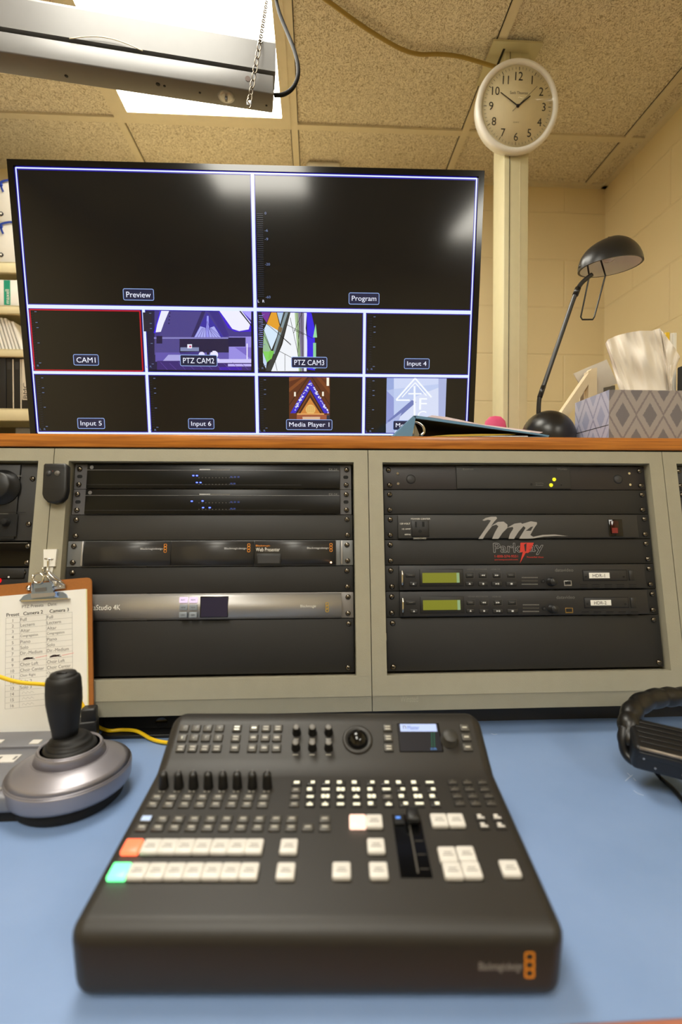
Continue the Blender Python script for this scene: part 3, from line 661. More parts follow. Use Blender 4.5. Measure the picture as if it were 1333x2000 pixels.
for s_, a in (('POWER CENTER', (803.5, 1012, 841, 1015)), ('120 VOLT', (782, 1021.3, 801.5, 1024.3)), ('12 AMP', (786, 1032, 802.5, 1034.6)), ('60Hz', (791, 1042.5, 802.5, 1045.2)), ('SWITCHED', (808, 1050, 833, 1053))): ptext(mb, RP, s_, a[0], a[1], a[2], a[3], .0078, WHITE)
mb.build('face', t)
mb = MB(); pbox(mb, RP, 805, 1016.5, 838, 1048, .0065, .0095, BLK, r=.001)
for L in ((811.5, 1019, 814.5, 1030), (825.5, 1019, 829.5, 1029)): pbox(mb, RP, L[0], L[1], L[2], L[3], .009, .0098, BLKM)
c_ = RP.p(821, 1038, .0095); mb.prism(circ(c_[0], c_[1], .0032, 12), .009, .0098, BLKM, RM); mb.build('outlet', t)
mb = MB(); pbox(mb, RP, 1192, 1014, 1216, 1048, .0065, .0088, BLKG, r=.001); pbox(mb, RP, 1196, 1017, 1209, 1043, .0086, .0115, mat('red_rocker', (46, 5, 5), .1), r=.001)
pbox(mb, RP, 1197, 1031, 1207, 1041, .0112, .0118, emi('red_neon', (120, 12, 8), .9)); mb.build('power_switch', t, 'red rocker switch')
t = blank(2, 3, 1, 'black panel with a red and white lettered sticker above the recorders')
mb = MB(); WHO = mat('sticker_white', (205, 205, 205), .6); DKB = mat('sticker_dark', (30, 30, 34), .6)
def otext(s, x0, y0, x1, y1):
    a = RP.p(x0, y1, .002); b = RP.p(x1, y0, .002); e = .00055
    for dx, dy in ((e, 0), (-e, 0), (0, e), (0, -e), (e*.7, e*.7), (-e*.7, -e*.7), (e*.7, -e*.7), (-e*.7, e*.7)): mb.text(s, a[0]+dx, a[1]+dy, b[0]+dx, b[1]+dy, .0022, WHO, RM)
    mb.text(s, a[0], a[1], b[0], b[1], .0024, DKB, RM)
otext('Park', 965, 1061, 1016, 1079); otext('ay', 1034, 1065, 1061, 1083)
mb.flat(RP.pts([(1017, 1060), (1043, 1060), (1037, 1076), (1032, 1080), (1027, 1080), (1016, 1100), (1022, 1077), (1019, 1079), (1016, 1078)], .002), .0026, RED, RM)
mb.flat(RP.pts([(1024, 1064), (1029, 1060.5), (1028, 1077), (1026, 1077)], .002), .0028, DKB, RM)
ptext(mb, RP, '1-800-574-9551', 967, 1084, 1012, 1089, .0024, RED); ptext(mb, RP, 'parkwaysound.com', 967, 1091.5, 1012, 1095, .0024, RED); ptext(mb, RP, 'Powerful Ideas', 1030, 1086.5, 1062, 1089.5, .0024, RED)
mb.build('sticker', t, 'red and white lettered sticker')
HD = mat('recorder_face', (31, 31, 34), .45); HDK = mat('recorder_key', (30, 30, 31), .4); LCD = emi('lcd_green', (150, 152, 30), .62)
for k in (0, 1):
    t, u0, v0, v1 = dev(2, 4+k, 1, 'disk_recorder', 'black disk recorder labelled HDR-%d, %s of the pair' % (k+1, ('upper', 'lower')[k]), 'disk recorder', 'black disk recorders with green displays')
    mb = MB(); mb.box(u0+.0005, u0+PW-.0005, -.002, .0, v0, v1, BLANK, RK, r=.0005); mb.build('ears', t); corners(t, u0, v0, v1)
    sx = 1.0 if k == 0 else 1.005; dy = 0 if k == 0 else 53.2
    def X(x): return 774+(x-774)*sx+(1.0 if k else 0)
    def pb(mb, x0, y0, x1, y1, c0, c1, m, r=0): pbox(mb, RP, X(x0), y0+dy, X(x1), y1+dy, c0, c1, m, r)
    def pt(mb, s, x0, y0, x1, y1, c, m): ptext(mb, RP, s, X(x0), y0+dy, X(x1), y1+dy, c, m)
    mb = MB(); mb.box(u0+.0235, u0+PW-.022, -.009, -.002, v0+.001, v1-.0005, HD, RK, r=.001)
    pt(mb, 'HD/SD RECORDER', 913, 1110.5, 952, 1113.5, .0092, TXTD); pt(mb, 'HDR-50', 960, 1110.5, 977, 1113.5, .0092, TXTD)
    pt(mb, 'datavideo', 1085, 1110, 1120, 1116.5, .0092, TXTD)
    for y in (1127, 1133.5, 1140):
        for j in range(11): pb(mb, 1020+j*2.9, y, 1022+j*2.9, y+2, .009, .0093, TXTD if y != 1133.5 else KEYD)
    for j in range(5):
        for yy in (1141, 1145.5): pb(mb, 1134+j*24, yy, 1148+j*24, yy+2, .009, .0093, BLKM)
    mb.build('face', t)
    mb = MB(); pb(mb, 821, 1111, 905, 1145, .0085, .0105, BLK, r=.001); pb(mb, 826, 1118.5, 898, 1138.5, .0104, .0108, LCD)
    pb(mb, 893, 1118.8, 897.5, 1138, .0107, .0109, emi('lcd_pale', (150, 180, 130), .8)); mb.build('display', t, 'green lit display')
    mb = MB(); a = RP.p(X(785), 1117+dy, .009); b = RP.p(X(785), 1141+dy, .009)
    mb.tube([RM @ Vector((a[0], a[1], .009)), RM @ Vector((a[0], a[1], .016)), RM @ Vector((b[0], b[1], .016)), RM @ Vector((b[0], b[1], .009))], .0016, CHROME, sub=3, n=8); mb.build('handle', t, 'chrome handle')
    for j, (x, y, w_, h_) in enumerate(((793, 1120, 18, 7), (801, 1136.5, 14, 8), (911, 1119.5, 14, 8.5), (937, 1119.5, 14, 8.5), (964, 1119.5, 14, 8.5), (992, 1119.5, 14, 8), (911, 1136, 14, 8), (936, 1136, 17, 8.5), (962, 1136, 19, 8.5), (990, 1136, 20, 8.5))):
        mb = MB(); pb(mb, x, y, x+w_, y+h_, .009, .0112, HDK, r=.0008)
        cx, cy = x+w_/2, y+h_/2
        def tri(dx, s): return RP.pts([(X(cx+dx-s), cy-1.6+dy), (X(cx+dx+s), cy+dy), (X(cx+dx-s), cy+1.6+dy)], .0112)
        if j in (1, 6): mb.flat(RP.pts([(X(cx-2), cy+1.5+dy), (X(cx+2), cy+1.5+dy), (X(cx), cy-2+dy)], .0112), .0115, TXT, RM)
        elif j == 3: mb.flat(tri(-1.8, -1.8), .0115, TXT, RM); mb.flat(tri(1.8, -1.8), .0115, TXT, RM)
        elif j == 4: mb.flat(tri(-1.8, 1.8), .0115, TXT, RM); mb.flat(tri(1.8, 1.8), .0115, TXT, RM)
        elif j == 7: mb.flat(RP.pts(circ(X(cx), cy+dy, 1.8, 8), .0112), .0115, TXT, RM)
        elif j == 8: mb.flat(tri(-1, 2), .0115, TXT, RM); pb(mb, cx+1.6, cy-1.6, cx+2.4, cy+1.6, .0112, .0115, TXT); pb(mb, cx+3.2, cy-1.6, cx+4, cy+1.6, .0112, .0115, TXT)
        elif j == 9: pb(mb, cx-1.8, cy-1.6, cx+1.8, cy+1.6, .0112, .0115, TXT)
        else: pb(mb, cx-4, cy-.5, cx+4, cy+.5, .0112, .0114, TXTD)
        if 2 <= j <= 5:
            r4 = RP.pts([(X(x-1.5), y-1.5+dy), (X(x+w_+1.5), y-1.5+dy), (X(x+w_+1.5), y+h_+1.5+dy), (X(x-1.5), y+h_+1.5+dy)], .009); mb.ring(r4, .0005, .0093, KEYD, RM)
        mb.build('button', t)
    c_ = RP.p(X(1079), 1136.5+dy, .013); mb = MB(); mb.lathe([(.0078, 0), (.0078, .001), (.0068, .0015), (.0064, .011), (.0055, .012), (0, .012)], BLK, RM @ Matrix.Translation((c_[0], c_[1], .009)), n=24)
    mb.line([(c_[0], c_[1]+.001), (c_[0]-.002, c_[1]+.005)], .0008, .0212, TXTD, RM); mb.build('dial', t)
    mb = MB(); c_ = RP.p(X(1061), 1135+dy, .009); mb.prism(circ(*c_, .0036, 12), .009, .0105, BLKM, RM); mb.prism(circ(*c_, .0015, 8), .0105, .0107, DARKG, RM); mb.build('headphone_jack', t); mb = MB()
    pb(mb, 1103, 1134, 1117, 1144.5, .009, .0097, SILVER if k == 0 else mat('brass_port', (150, 120, 60), .4, metal=.5), r=.0004); pb(mb, 1104, 1135, 1115.5, 1142, .0096, .01, BLKM); mb.build('port', t)
    mb = MB(); pb(mb, 1140, 1112.5, 1225, 1135, .0085, .0098, BLKM, r=.0008); pb(mb, 1141.5, 1114, 1223.5, 1133.5, .0096, .0104, HD, r=.0008)
    for x in (1145, 1219):
        c_ = RP.p(X(x), 1126.5+dy, .0104); mb.prism(circ(*c_, .0018, 8), .0103, .0108, BLKM, RM)
    pb(mb, 1231, 1114, 1240, 1134, .0085, .0102, HDK, r=.0006)
    pb(mb, 1152, 1118.5, 1191, 1129.5, .0103, .0106, PAPER); pt(mb, 'HDR-%d' % (k+1), 1158.5, 1121, 1182, 1127.5, .0107, INKD); mb.build('disk_drawer', t, 'drive drawer with white HDR-%d label' % (k+1))
blank(2, 6, 2, 'tall blank black panel under the recorder labelled HDR-2')

# --- left bay
t, u0, v0, v1 = dev(0, 0, 3, 'receiver', 'black receiver with a big round knob at the far left', 'rack device')
mb = MB(); mb.box(u0+.0005, u0+PW-.0005, -.002, .0, v0, v1, BLANK2, RK, r=.0005); mb.build('ears', t); screw(t, u0+PW-.012, v1-.026); screw(t, u0+PW-.012, v0+.028)
mb = MB(); mb.box(u0+.03, u0+PW-.032, -.006, -.002, v0+.002, v1-.002, BLK, RK, r=.001); pbox(mb, RP, -80, 1000, 50, 1001, .006, .0065, BLKM)
for x0p, y0p, x1p, y1p in ((25, 929, 42, 930.5), (8, 983.3, 16, 984.3), (-30, 1003, 16, 1004.5)): pbox(mb, RP, x0p, y0p, x1p, y1p, .006, .0063, TXTD)
pbox(mb, RP, -60, 1004, 35, 1048, .0058, .0066, BLKM); mb.build('face', t)
for (x, y, r, h) in ((-4, 949, .030, .018), (4, 1018, .007, .008)):
    c_ = RP.p(x, y, .018); mb = MB(); mb.lathe([(r, 0), (r, .002), (r*.8, .003), (r*.76, h), (r*.68, h+.002), (0, h+.001)], BLK if r > .01 else BLKM, RM @ Matrix.Translation((c_[0], c_[1], .006)), n=40); mb.build('knob', t)
t, u0, v0, v1 = dev(0, 3, 1, 'rack_amplifier', 'plain black one-unit device below the big-knob receiver', 'rack device')
mb = MB(); mb.box(u0+.0005, u0+PW-.0005, -.004, .0, v0+.001, v1-.001, BLKG, RK, r=.0008); mb.box(u0+.01, u0+PW-.01, -.0045, -.004, v1-.003, v1-.0022, TXTD, RK); mb.build('face', t); corners(t, u0, v0, v1, left=False)
t, u0, v0, v1 = dev(0, 4, 1, 'rack_switcher', 'black device with a red light above the clipboard', 'rack device')
mb = MB(); mb.box(u0+.0005, u0+PW-.0005, -.003, .0, v0, v1, BLANK, RK, r=.0005); pbox(mb, RP, -40, 1111, 48, 1130, .003, .006, BLK, r=.0008); c_ = RP.p(17, 1127, .006); mb.prism(circ(*c_, .0016, 8), .004, .0064, TXT, RM); mb.build('face', t); screw(t, u0+PW-.013, v1-.008)
mb = MB(); a = RP.p(-2, 1134, .006); mb.prism(circ(a[0]-.002, a[1]+.0, .0042, 14), .003, .0075, emi('red_led', (255, 10, 20), 1.6), RM); mb.build('indicator_light', t, 'glowing red light')
blank(0, 5, 3, 'blank black panel behind the clipboard')
# --- far right bay
blank(3, 0, 1, 'blank grey-black panel at the top of the far right bay', BLANK2); blank(3, 1, 2, 'blank black panel, second in the far right bay'); blank(3, 3, 5, 'tall blank black panel at the bottom of the far right bay')

# --- things on the frame fronts
FP = Plane(RM @ Matrix.Translation((0, 0, FD)))
t = thing('remote_sensor', 'small black two-button remote stuck on the seam of the rack bays', 'remote control', FP.M @ Matrix.Translation((*FP.p(107, 984), 0)))
out = FP.pts([(88, 905), (127, 905), (132, 910), (131, 958), (127, 972), (118, 981), (106, 984), (93, 981), (85, 973), (82, 965), (85, 908)], .014)
bm_ = MB(); bm_.prism(out, .001, .016, BLK, FP.M)
ob = bm_.build('body', t); bv = ob.modifiers.new('b', 'BEVEL'); bv.width = .004; bv.segments = 4; bv.limit_method = 'ANGLE'; bv.angle_limit = radians(50)
for p_ in ob.data.polygons: p_.use_smooth = True
for x, m_ in ((95, DARKG), (112, mat('grey_button', (98, 94, 88), .5))):
    mb = MB(); c_ = FP.p(x, 924.5, .016); mb.lathe([(.0045, 0), (.0042, .001), (0, .0014)], m_, FP.M @ Matrix.Translation((c_[0], c_[1], .016)), n=18); mb.build('button', t)
mb = MB(); mb.line(FP.pts([(84, 955), (128, 956)], .016), .0004, .0162, BLKM, FP.M); mb.line(FP.pts([(88, 913), (130, 914)], .016), .0004, .0162, BLKM, FP.M)
c_ = FP.p(103, 920, .016); mb.prism(circ(*c_, .0007, 8), .016, .0163, mat('dim_red', (120, 30, 30), .5), FP.M); mb.build('seam_line', t)
t = thing('adhesive_hook', 'white adhesive hook on the rack frame holding the clipboard', 'hook', FP.M @ Matrix.Translation((*FP.p(97, 1120), 0)))
mb = MB(); mb.prism(FP.pts([(85, 1073), (111, 1072.5), (107, 1106), (85, 1107)], .005), .0005, .005, WHITE, FP.M); mb.prism(FP.pts([(89, 1107), (104, 1107), (100, 1124), (93, 1126)], .003), .0005, .0025, WHITE, FP.M); mb.build('base', t)
mb = MB(); Q = lambda x, y, c: FP.M @ Vector((*FP.p(x, y, c), c))
mb.tube([Q(87, 1091, .006), Q(104, 1092, .006)], .0011, CHROME, n=8); mb.tube([Q(94, 1090, .007), Q(93, 1113, .008), Q(90, 1120, .013), Q(85, 1117, .017), Q(83, 1109, .018)], .0014, CHROME, sub=4, n=8); mb.build('wire', t, 'chrome wire hook')

# --- clipboard, hung from the hook, turned a few degrees
CBM = FP.M @ Matrix.Translation((*FP.p(84, 1150, .010), .0085)) @ Matrix.Rotation(radians(4.6), 4, 'Z')
CP = Plane(CBM)
t = thing('clipboard', 'brown hardboard clipboard hanging on the hook with a printed list', 'clipboard', CBM)
bl = CP.p(181, 1400, .0); tr = CP.p(179.5, 1128.5, 0); W2 = tr[0]
mb = MB(); mb.prism(rrect(-W2, -.238, W2, tr[1]+.001, .008), -.0015, .0015, HARDB, CBM); mb.build('board', t)
pr = CP.p(168, 1150, .003); px1 = pr[0]; ptop = pr[1]; pbm = -.229
mb = MB(); mb.box(-px1-.006, px1+.0015, pbm+.002, ptop-.0005, .0016, .003, mat('paper_edge', (226, 220, 170), .8), CBM); mb.box(-px1-.006, px1, pbm, ptop, .003, .0036, PAPER, CBM)
def ct(s, x0, y0, x1, y1, m): ptext(mb, CP, s, x0, y0, x1, y1, .0037, m)
# the table is laid out in the paper's own frame
g0 = CP.p(11.5, 1206, .0037); g1 = CP.p(141, 1385, .0037); cA = CP.p(141, 1196.5, .0037)
tx0, tx1 = g0[0], cA[0]; ty0 = (g0[1]+cA[1])/2; ty1 = CP.p(9, 1385, .0037)[1]
colx = [tx0, CP.p(39, 1204, .0037)[0], CP.p(90.5, 1200, .0037)[0], tx1]
rows = ['Full', 'Lectern', 'Altar', 'Congregation', 'Piano', 'Solo', 'Dir.-Medium', None, 'Choir Left', 'Choir Center', 'Choir Right', 'Solo 2', 'Solo 3', '', '', '']
rh = (ty0-ty1)/16
LN = mat('table_line', (150, 148, 146), .8)
for j in range(17): mb.line([(tx0, ty0-j*rh), (tx1, ty0-j*rh)], .00028, .0038, LN, CBM)
for x in colx: mb.line([(x, ty0), (x, ty1)], .00028, .0038, LN, CBM)
SC = mat('scribble', (52, 36, 40), .8); PEN = mat('pencil', (188, 186, 182), .8)
for j, s_ in enumerate(rows):
    yc = ty0-(j+.5)*rh; mb.textc(str(j+1), (colx[0]+colx[1])/2, yc-.0004, .0046, .0037, INK, CBM)
    for c2 in (1, 2):
        if s_: mb.textl(s_, colx[c2]+.001, yc-.0004, .0050, .0037, INK, CBM, wide=.92 if len(s_) > 9 else 1)
        elif s_ is None:
            z_ = [(colx[c2]+.005+.020*((i*7 % 10)/10), yc-.0025+.004*((i*3 % 7)/7)) for i in range(14)]; mb.line(z_, .0008, .0039, SC, CBM); mb.line([(colx[c2]+.024, yc-.001), (colx[c2]+.042, yc+.001)], .0006, .0039, INKR, CBM)
        else: mb.line([(colx[c2]+.004+.002*i, yc+.0015*((i*5 % 3)-1)) for i in range(10)], .0004, .0038, PEN, CBM)
hy = ty0+.0045
for s_, xc in (('Preset', (colx[0]+colx[1])/2), ('Camera 2', (colx[1]+colx[2])/2), ('Camera 3', (colx[2]+colx[3])/2)): mb.textc(s_, xc, hy, .0054, .0037, INKD, CBM); mb.textc(s_, xc+.0002, hy, .0054, .0037, INKD, CBM)
d0 = CP.p(43, 1188, .0037); mb.textl('PTZ Presets', d0[0], d0[1]+.0022, .0047, .0037, INK, CBM); mb.textl('Date:', CP.p(94, 1181, .0037)[0], d0[1]+.0022, .0047, .0037, INK, CBM)
mb.build('paper', t, 'white sheet printed with a preset table')
BLUM = mat('blued_steel', (150, 168, 196), .25, metal=.8)
mb = MB()
def cpz(L, c): return [CP.p(40+x/9.52, 1060+y/9.52, c) for x, y in L]
mb.prism(cpz([(-20, 1075), (60, 985), (180, 940), (640, 905), (780, 915), (850, 960), (880, 1030), (880, 1045), (20, 1098)], .006), .004, .0065, BLUM, CBM)
mb.prism(cpz([(0, 1070), (880, 1025), (890, 1045), (25, 1100)], .012), .004, .0125, CHROME, CBM)
mb.prism(cpz([(200, 760), (570, 730), (620, 930), (640, 1010), (200, 1040), (205, 940)], .012), .006, .0125, BLUM, CBM)
mb.prism(cpz([(195, 950), (640, 925), (650, 985), (205, 1035)], .013), .012, .0135, SILVER, CBM)
mb.prism(cpz([(265, 850), (480, 825), (490, 895), (275, 915)], .0128), .0125, .0132, GREY, CBM)
clip_ = mb.build('clip', t, 'blued steel clip')
CPQ = lambda x, y, c: CBM @ Vector((*CP.p(40+x/9.52, 1060+y/9.52, c), c))
mb = MB(); c_ = [CPQ(335+95*cos(a), 665+95*sin(a), .014) for a in [2*pi*i/16 for i in range(16)]]; mb.tube(c_, .0014, CHROME, n=8, closed=True)
mb.tube([CPQ(500, 540, .014), CPQ(600, 640, .014), CPQ(720, 720, .012), CPQ(820, 780, .008)], .002, CHROME, n=8, sub=3)
for i in range(5): mb.tube([CPQ(600+i*14+14*cos(a), 770+50*sin(a), .008) for a in [2*pi*j/10 for j in range(10)]], .0009, CHROME, n=6, closed=True)
mb.tube([CPQ(230, 600, .013), CPQ(225, 700, .013), CPQ(215, 900, .012)], .0016, CHROME, n=8); mb.tube([CPQ(430, 600, .013), CPQ(520, 640, .013), CPQ(570, 740, .012)], .0018, CHROME, n=8)
for x, y in ((155, 840), (745, 810)): mb.lathe([(.0042, 0), (.0036, .003), (0, .0045)], CHROME, CBM @ Matrix.Translation((*CP.p(40+x/9.52, 1060+y/9.52, .004), .003)), n=16)
mb.prism(cpz([(540, 520), (830, 770), (830, 850), (600, 870), (560, 740)], .006), .0045, .007, SILVER, CBM); mb.build('spring', clip_, 'chrome spring and lever')

# ------------------------------------------------------------------ big screen
TV0 = Vector((-.60365, 1.02316, 1.8071)); tx = Vector((.99987, -.01603, 0)).normalized(); tu = Vector((-.00206, -.12967, .99155)).normalized(); tn = tx.cross(tu)  # towards viewer
TM_ = fr(TV0, tx, tu, tn); TW, THh = .941, .5293
TP = Plane(TM_)
t = thing('television', 'large wide-screen television showing a multi-camera view, standing on the wood board', 'television', TM_ @ Matrix.Translation((TW/2, -THh-.012, -.03)))
mb = MB(); bz = .0115
for a in ((-bz, TW+bz, 0, bz), (-bz, TW+bz, -THh-.014, -THh), (-bz, 0, -THh, 0), (TW, TW+bz, -THh, 0)): mb.box(a[0], a[1], a[2], a[3], -.012, .003, BLKG, TM_)
mb.build('bezel', t)
mb = MB(); mb.box(-bz, TW+bz, -THh-.014, bz, -.03, -.012, BLK, TM_, r=.004); mb.box(.2, TW-.2, -THh+.02, -.18, -.06, -.03, BLK, TM_, r=.01); mb.build('back_shell', t)
mb = MB(); zb_ = zt1
for x in (-.32, .22): mb.box(x-.09, x+.09, 1.07, 1.30, zb_+.0003, zb_+.008, BLK, r=.003); mb.box(x-.02, x+.02, 1.12, 1.16, zb_+.005, 1.36, BLK, r=.003)
mb.build('stand', t)
SCR = emi('screen_black', (16, 16, 18), .5, rough=.11); _b = SCR.node_tree.nodes['Principled BSDF']; _b.inputs['Base Color'].default_value = (.006, .006, .006, 1)
mb = MB(); mb.box(0, TW, -THh, 0, -.012, 0, SCR, TM_); scrn = mb.build('screen', t)
WL = emi('ui_white', (214, 226, 255), 1.15, rough=.2); BL = emi('lens_fringe_blue', (40, 30, 190), .7, rough=.2); RL = emi('ui_red', (190, 10, 40), .9, rough=.2)
LB = emi('ui_label_fill', (24, 30, 66), .9, rough=.2); TXE = emi('ui_text', (235, 238, 255), 1.1, rough=.2); TK = emi('ui_tick', (120, 140, 190), .8, rough=.2); TKD = emi('ui_tick_dim', (38, 48, 66), .7, rough=.2)
C1 = .0005
def TN(a, b): return (a*TW, -b*THh)
mb = MB(); lw = .0066
L_ = lambda a, b, w_, m, c=C1: mb.line([TN(*a), TN(*b)], w_, c, m, TM_)
for w2, m_, c in ((.0034, BL, .0003), (0, WL, .0005)):  # wider blue lines underneath paint the lens's colour fringe around the white
    e = .004
    L_((e, e*1.4), (1-e, e*1.4), .0026+w2*1.3, m_, c); L_((e, e), (e, 1-e), .0024+w2, m_, c); L_((1-e, e), (1-e, 1-e), .0024+w2, m_, c); L_((e, 1-e), (1-e, 1-e), .004+w2, m_, c)
    L_((.505, e), (.505, 1-e), lw+w2, m_, c); L_((e, .505), (1-e, .505), lw+.0006+w2, m_, c); L_((e, .757), (1-e, .757), lw-.0008+w2, m_, c)
    L_((.257, .505), (.257, 1-e), lw-.0008+w2, m_, c); L_((.752, .505), (.752, 1-e), lw-.0008+w2, m_, c)
mb.build('grid_lines', t, 'white lines with painted blue lens fringe between the camera views')
mb = MB(); mb.ring([TN(.0085, .517), TN(.249, .517), TN(.249, .748), TN(.0085, .748)], .0028, .0009, RL, TM_); mb.build('selection_border', t, 'red border around the first camera view')
ZS = lambda L, x0, y0, s: [(x0+x/s, y0+y/s) for x, y in L]
_ec = {}
def E_(c, s=1.0):
    k = (c, s)
    if k not in _ec: _ec[k] = emi('pixel_%d_%d_%d_%d' % (*c, int(s*100)), c, s, rough=.25)
    return _ec[k]
def pic(name, zx, items, label, clip=None):
    mb = MB(); c = .0002
    for L, col in items:
        c += .000008
        pts = [TP.p(*q) for q in ZS(L, *zx)]
        if clip:
            (cx0, cy0), (cx1, cy1) = TP.p(clip[0], clip[3]), TP.p(clip[2], clip[1])
            pts = [(min(max(a, cx0), cx1), min(max(b, cy0), cy1)) for a, b in pts]
        mb.prism(pts, 0, c, E_(col), TM_)
    return mb, c, label, name
def stroke(mb, zx, L, wpx, col, c): mb.line([TP.p(*q) for q in ZS(L, *zx)], wpx*.00103, c, E_(col), TM_)
Z5 = (270, 590, 2.962); R = lambda a, b, c, d: [(a, b), (c, b), (c, d), (a, d)]
mb, c, lb, nm = pic('camera_view', Z5, [
    (R(22, 38, 655, 396), (22, 18, 60)), (R(95, 38, 655, 210), (62, 52, 132)), ([(130, 36), (185, 38), (150, 120), (135, 172), (92, 176), (108, 120)], (236, 236, 255)),
    ([(90, 178), (110, 110), (130, 38), (138, 38), (110, 130), (100, 182)], (50, 10, 230)),
    ([(186, 38), (375, 38), (312, 205), (120, 205), (150, 120)], (70, 62, 134)), ([(375, 38), (395, 38), (330, 205), (306, 205)], (40, 30, 90)),
    ([(398, 62), (498, 205), (322, 205)], (52, 40, 160)), ([(398, 80), (408, 80), (412, 205), (392, 205)], (150, 150, 240)), ([(360, 140), (392, 150), (392, 205), (325, 205)], (168, 170, 240)), ([(412, 150), (440, 140), (480, 205), (412, 205)], (168, 170, 240)),
    ([(400, 38), (455, 38), (525, 190), (498, 205)], (50, 36, 130)), ([(455, 38), (600, 38), (655, 118), (655, 172), (560, 172), (520, 150)], (60, 20, 210)),
    ([(464, 42), (592, 42), (652, 118), (640, 158), (585, 168), (545, 155), (505, 98)], (238, 238, 255)), ([(590, 42), (655, 42), (655, 105)], (170, 160, 250)), ([(575, 40), (585, 40), (655, 130), (655, 140)], (20, 10, 60)),
    (R(92, 203, 655, 213), (128, 124, 190)), (R(95, 213, 240, 305), (76, 68, 138)), (R(240, 213, 525, 300), (24, 18, 62)), (R(525, 200, 655, 335), (150, 140, 226)), ([(560, 262), (655, 330), (655, 262)], (120, 104, 200)),
    (R(522, 205, 622, 258), (16, 8, 66)), (R(106, 196, 140, 240), (22, 14, 60)), (R(245, 262, 352, 284), (128, 140, 180)), (R(285, 244, 312, 268), (236, 236, 250)), (R(296, 252, 308, 262), (200, 60, 120)),
    (R(100, 292, 525, 345), (96, 84, 172)), ([(175, 305), (250, 305), (280, 345), (140, 345)], (170, 166, 226)), ([(240, 292), (360, 286), (360, 305), (250, 310)], (60, 50, 130)),
    (R(110, 340, 655, 396), (54, 34, 112)), (R(460, 330, 655, 352), (206, 200, 250)), (R(520, 358, 655, 372), (190, 180, 245)), (R(470, 376, 600, 394), (60, 20, 170)),
    (circ(368, 305, 18, 10), (225, 220, 255)), (circ(440, 305, 24, 10), (235, 232, 255)), (circ(462, 335, 10, 8), (225, 220, 255)), (R(398, 275, 412, 330), (20, 14, 50)), (R(380, 280, 430, 290), (30, 24, 70)), (R(24, 60, 80, 170), (28, 26, 46)),
    (R(628, 240, 634, 330), (240, 236, 255))], 'camera picture of a church hall in violet light', clip=(285, 602, 492, 722))
for i in range(9): stroke(mb, Z5, [(340+i*18, 205), (372+i*6, 110 if 2 < i < 6 else 150)], .7, (60, 40, 150), c+.00001)
for y in (100, 120, 140, 160): stroke(mb, Z5, [(190-(y-60)*.1, y-40), (186-(y-60)*.1, y-34)], 2, (20, 14, 50), c+.00001)
for i in range(10): stroke(mb, Z5, [(130+i*52, 348+i % 2*6), (170+i*52, 392)], .8, (96, 70, 160), c+.00001)
mb.build(nm, scrn, lb)
mb, c, lb, nm = pic('camera_view', Z5, [
    (R(680, 42, 1300, 396), (16, 14, 16)), ([(712, 42), (772, 42), (745, 122), (718, 80)], (112, 40, 150)), ([(776, 42), (796, 42), (820, 140), (806, 166), (744, 126)], (226, 158, 36)),
    ([(798, 42), (874, 42), (838, 148), (822, 130)], (172, 200, 226)), ([(744, 126), (816, 168), (772, 276), (728, 160)], (212, 232, 250)), ([(728, 165), (770, 280), (745, 300), (722, 285)], (150, 190, 150)),
    ([(722, 286), (775, 286), (790, 310), (745, 350)], (130, 210, 96)), ([(722, 290), (745, 350), (740, 385), (724, 350)], (196, 216, 246)), ([(885, 48), (905, 44), (935, 400), (770, 400), (835, 245)], (240, 244, 250)),
    ([(905, 44), (925, 44), (948, 400), (930, 400)], (168, 196, 150)), ([(925, 44), (962, 44), (962, 400), (945, 400)], (120, 112, 140)), ([(960, 44), (978, 50), (970, 150), (980, 240), (975, 400), (960, 400)], (226, 230, 246)),
    ([(976, 46), (1004, 66), (1022, 150), (1024, 396), (980, 390)], (50, 24, 226)), ([(1028, 125), (1036, 205), (1012, 205)], (150, 220, 160)), (R(1013, 236, 1030, 385), (140, 210, 160)),
    ([(846, 42), (886, 42), (800, 330), (768, 398), (738, 398), (770, 320)], (50, 54, 54)), ([(852, 60), (868, 60), (790, 300), (776, 300)], (130, 150, 158)), ([(815, 140), (836, 150), (828, 178), (808, 168)], (120, 100, 70)), ([(762, 280), (788, 284), (772, 330), (752, 330)], (120, 200, 80))],
    'camera picture of coloured stained glass', clip=(500, 606, 708, 725))
for L in ([(744, 126), (885, 245)], [(860, 130), (1010, 210)], [(810, 280), (1000, 380)], [(880, 90), (930, 320)], [(830, 200), (885, 250)], [(920, 60), (940, 400)], [(770, 280), (720, 170)], [(776, 44), (744, 124)], [(798, 44), (824, 140)], [(950, 60), (900, 180)], [(790, 330), (805, 398)], [(850, 300), (850, 398)], [(900, 160), (960, 190)], [(945, 44), (955, 400)], [(935, 120), (925, 300)]): stroke(mb, Z5, L, .9, (16, 18, 22), c+.00001)
for i in range(16): stroke(mb, Z5, [(698+i % 3*2, 78+i*12), (722, 80+i*12)], .9, (150, 160, 250), c+.00002)
mb.build(nm, scrn, lb)
Z6 = (540, 720, 3.508)
it = [(R(88, 45, 367, 352), (92, 44, 20))]
for i in range(4): it.append(([(88, 60+i*75), (88, 88+i*75), (232-i*2, -60+i*75+28 if 0 else 45), (200, 45)], (126, 68, 30)) if i < 2 else ([(367, 50+(i-2)*90), (367, 85+(i-2)*90), (262, 45), (290, 45)], (116, 60, 26)))
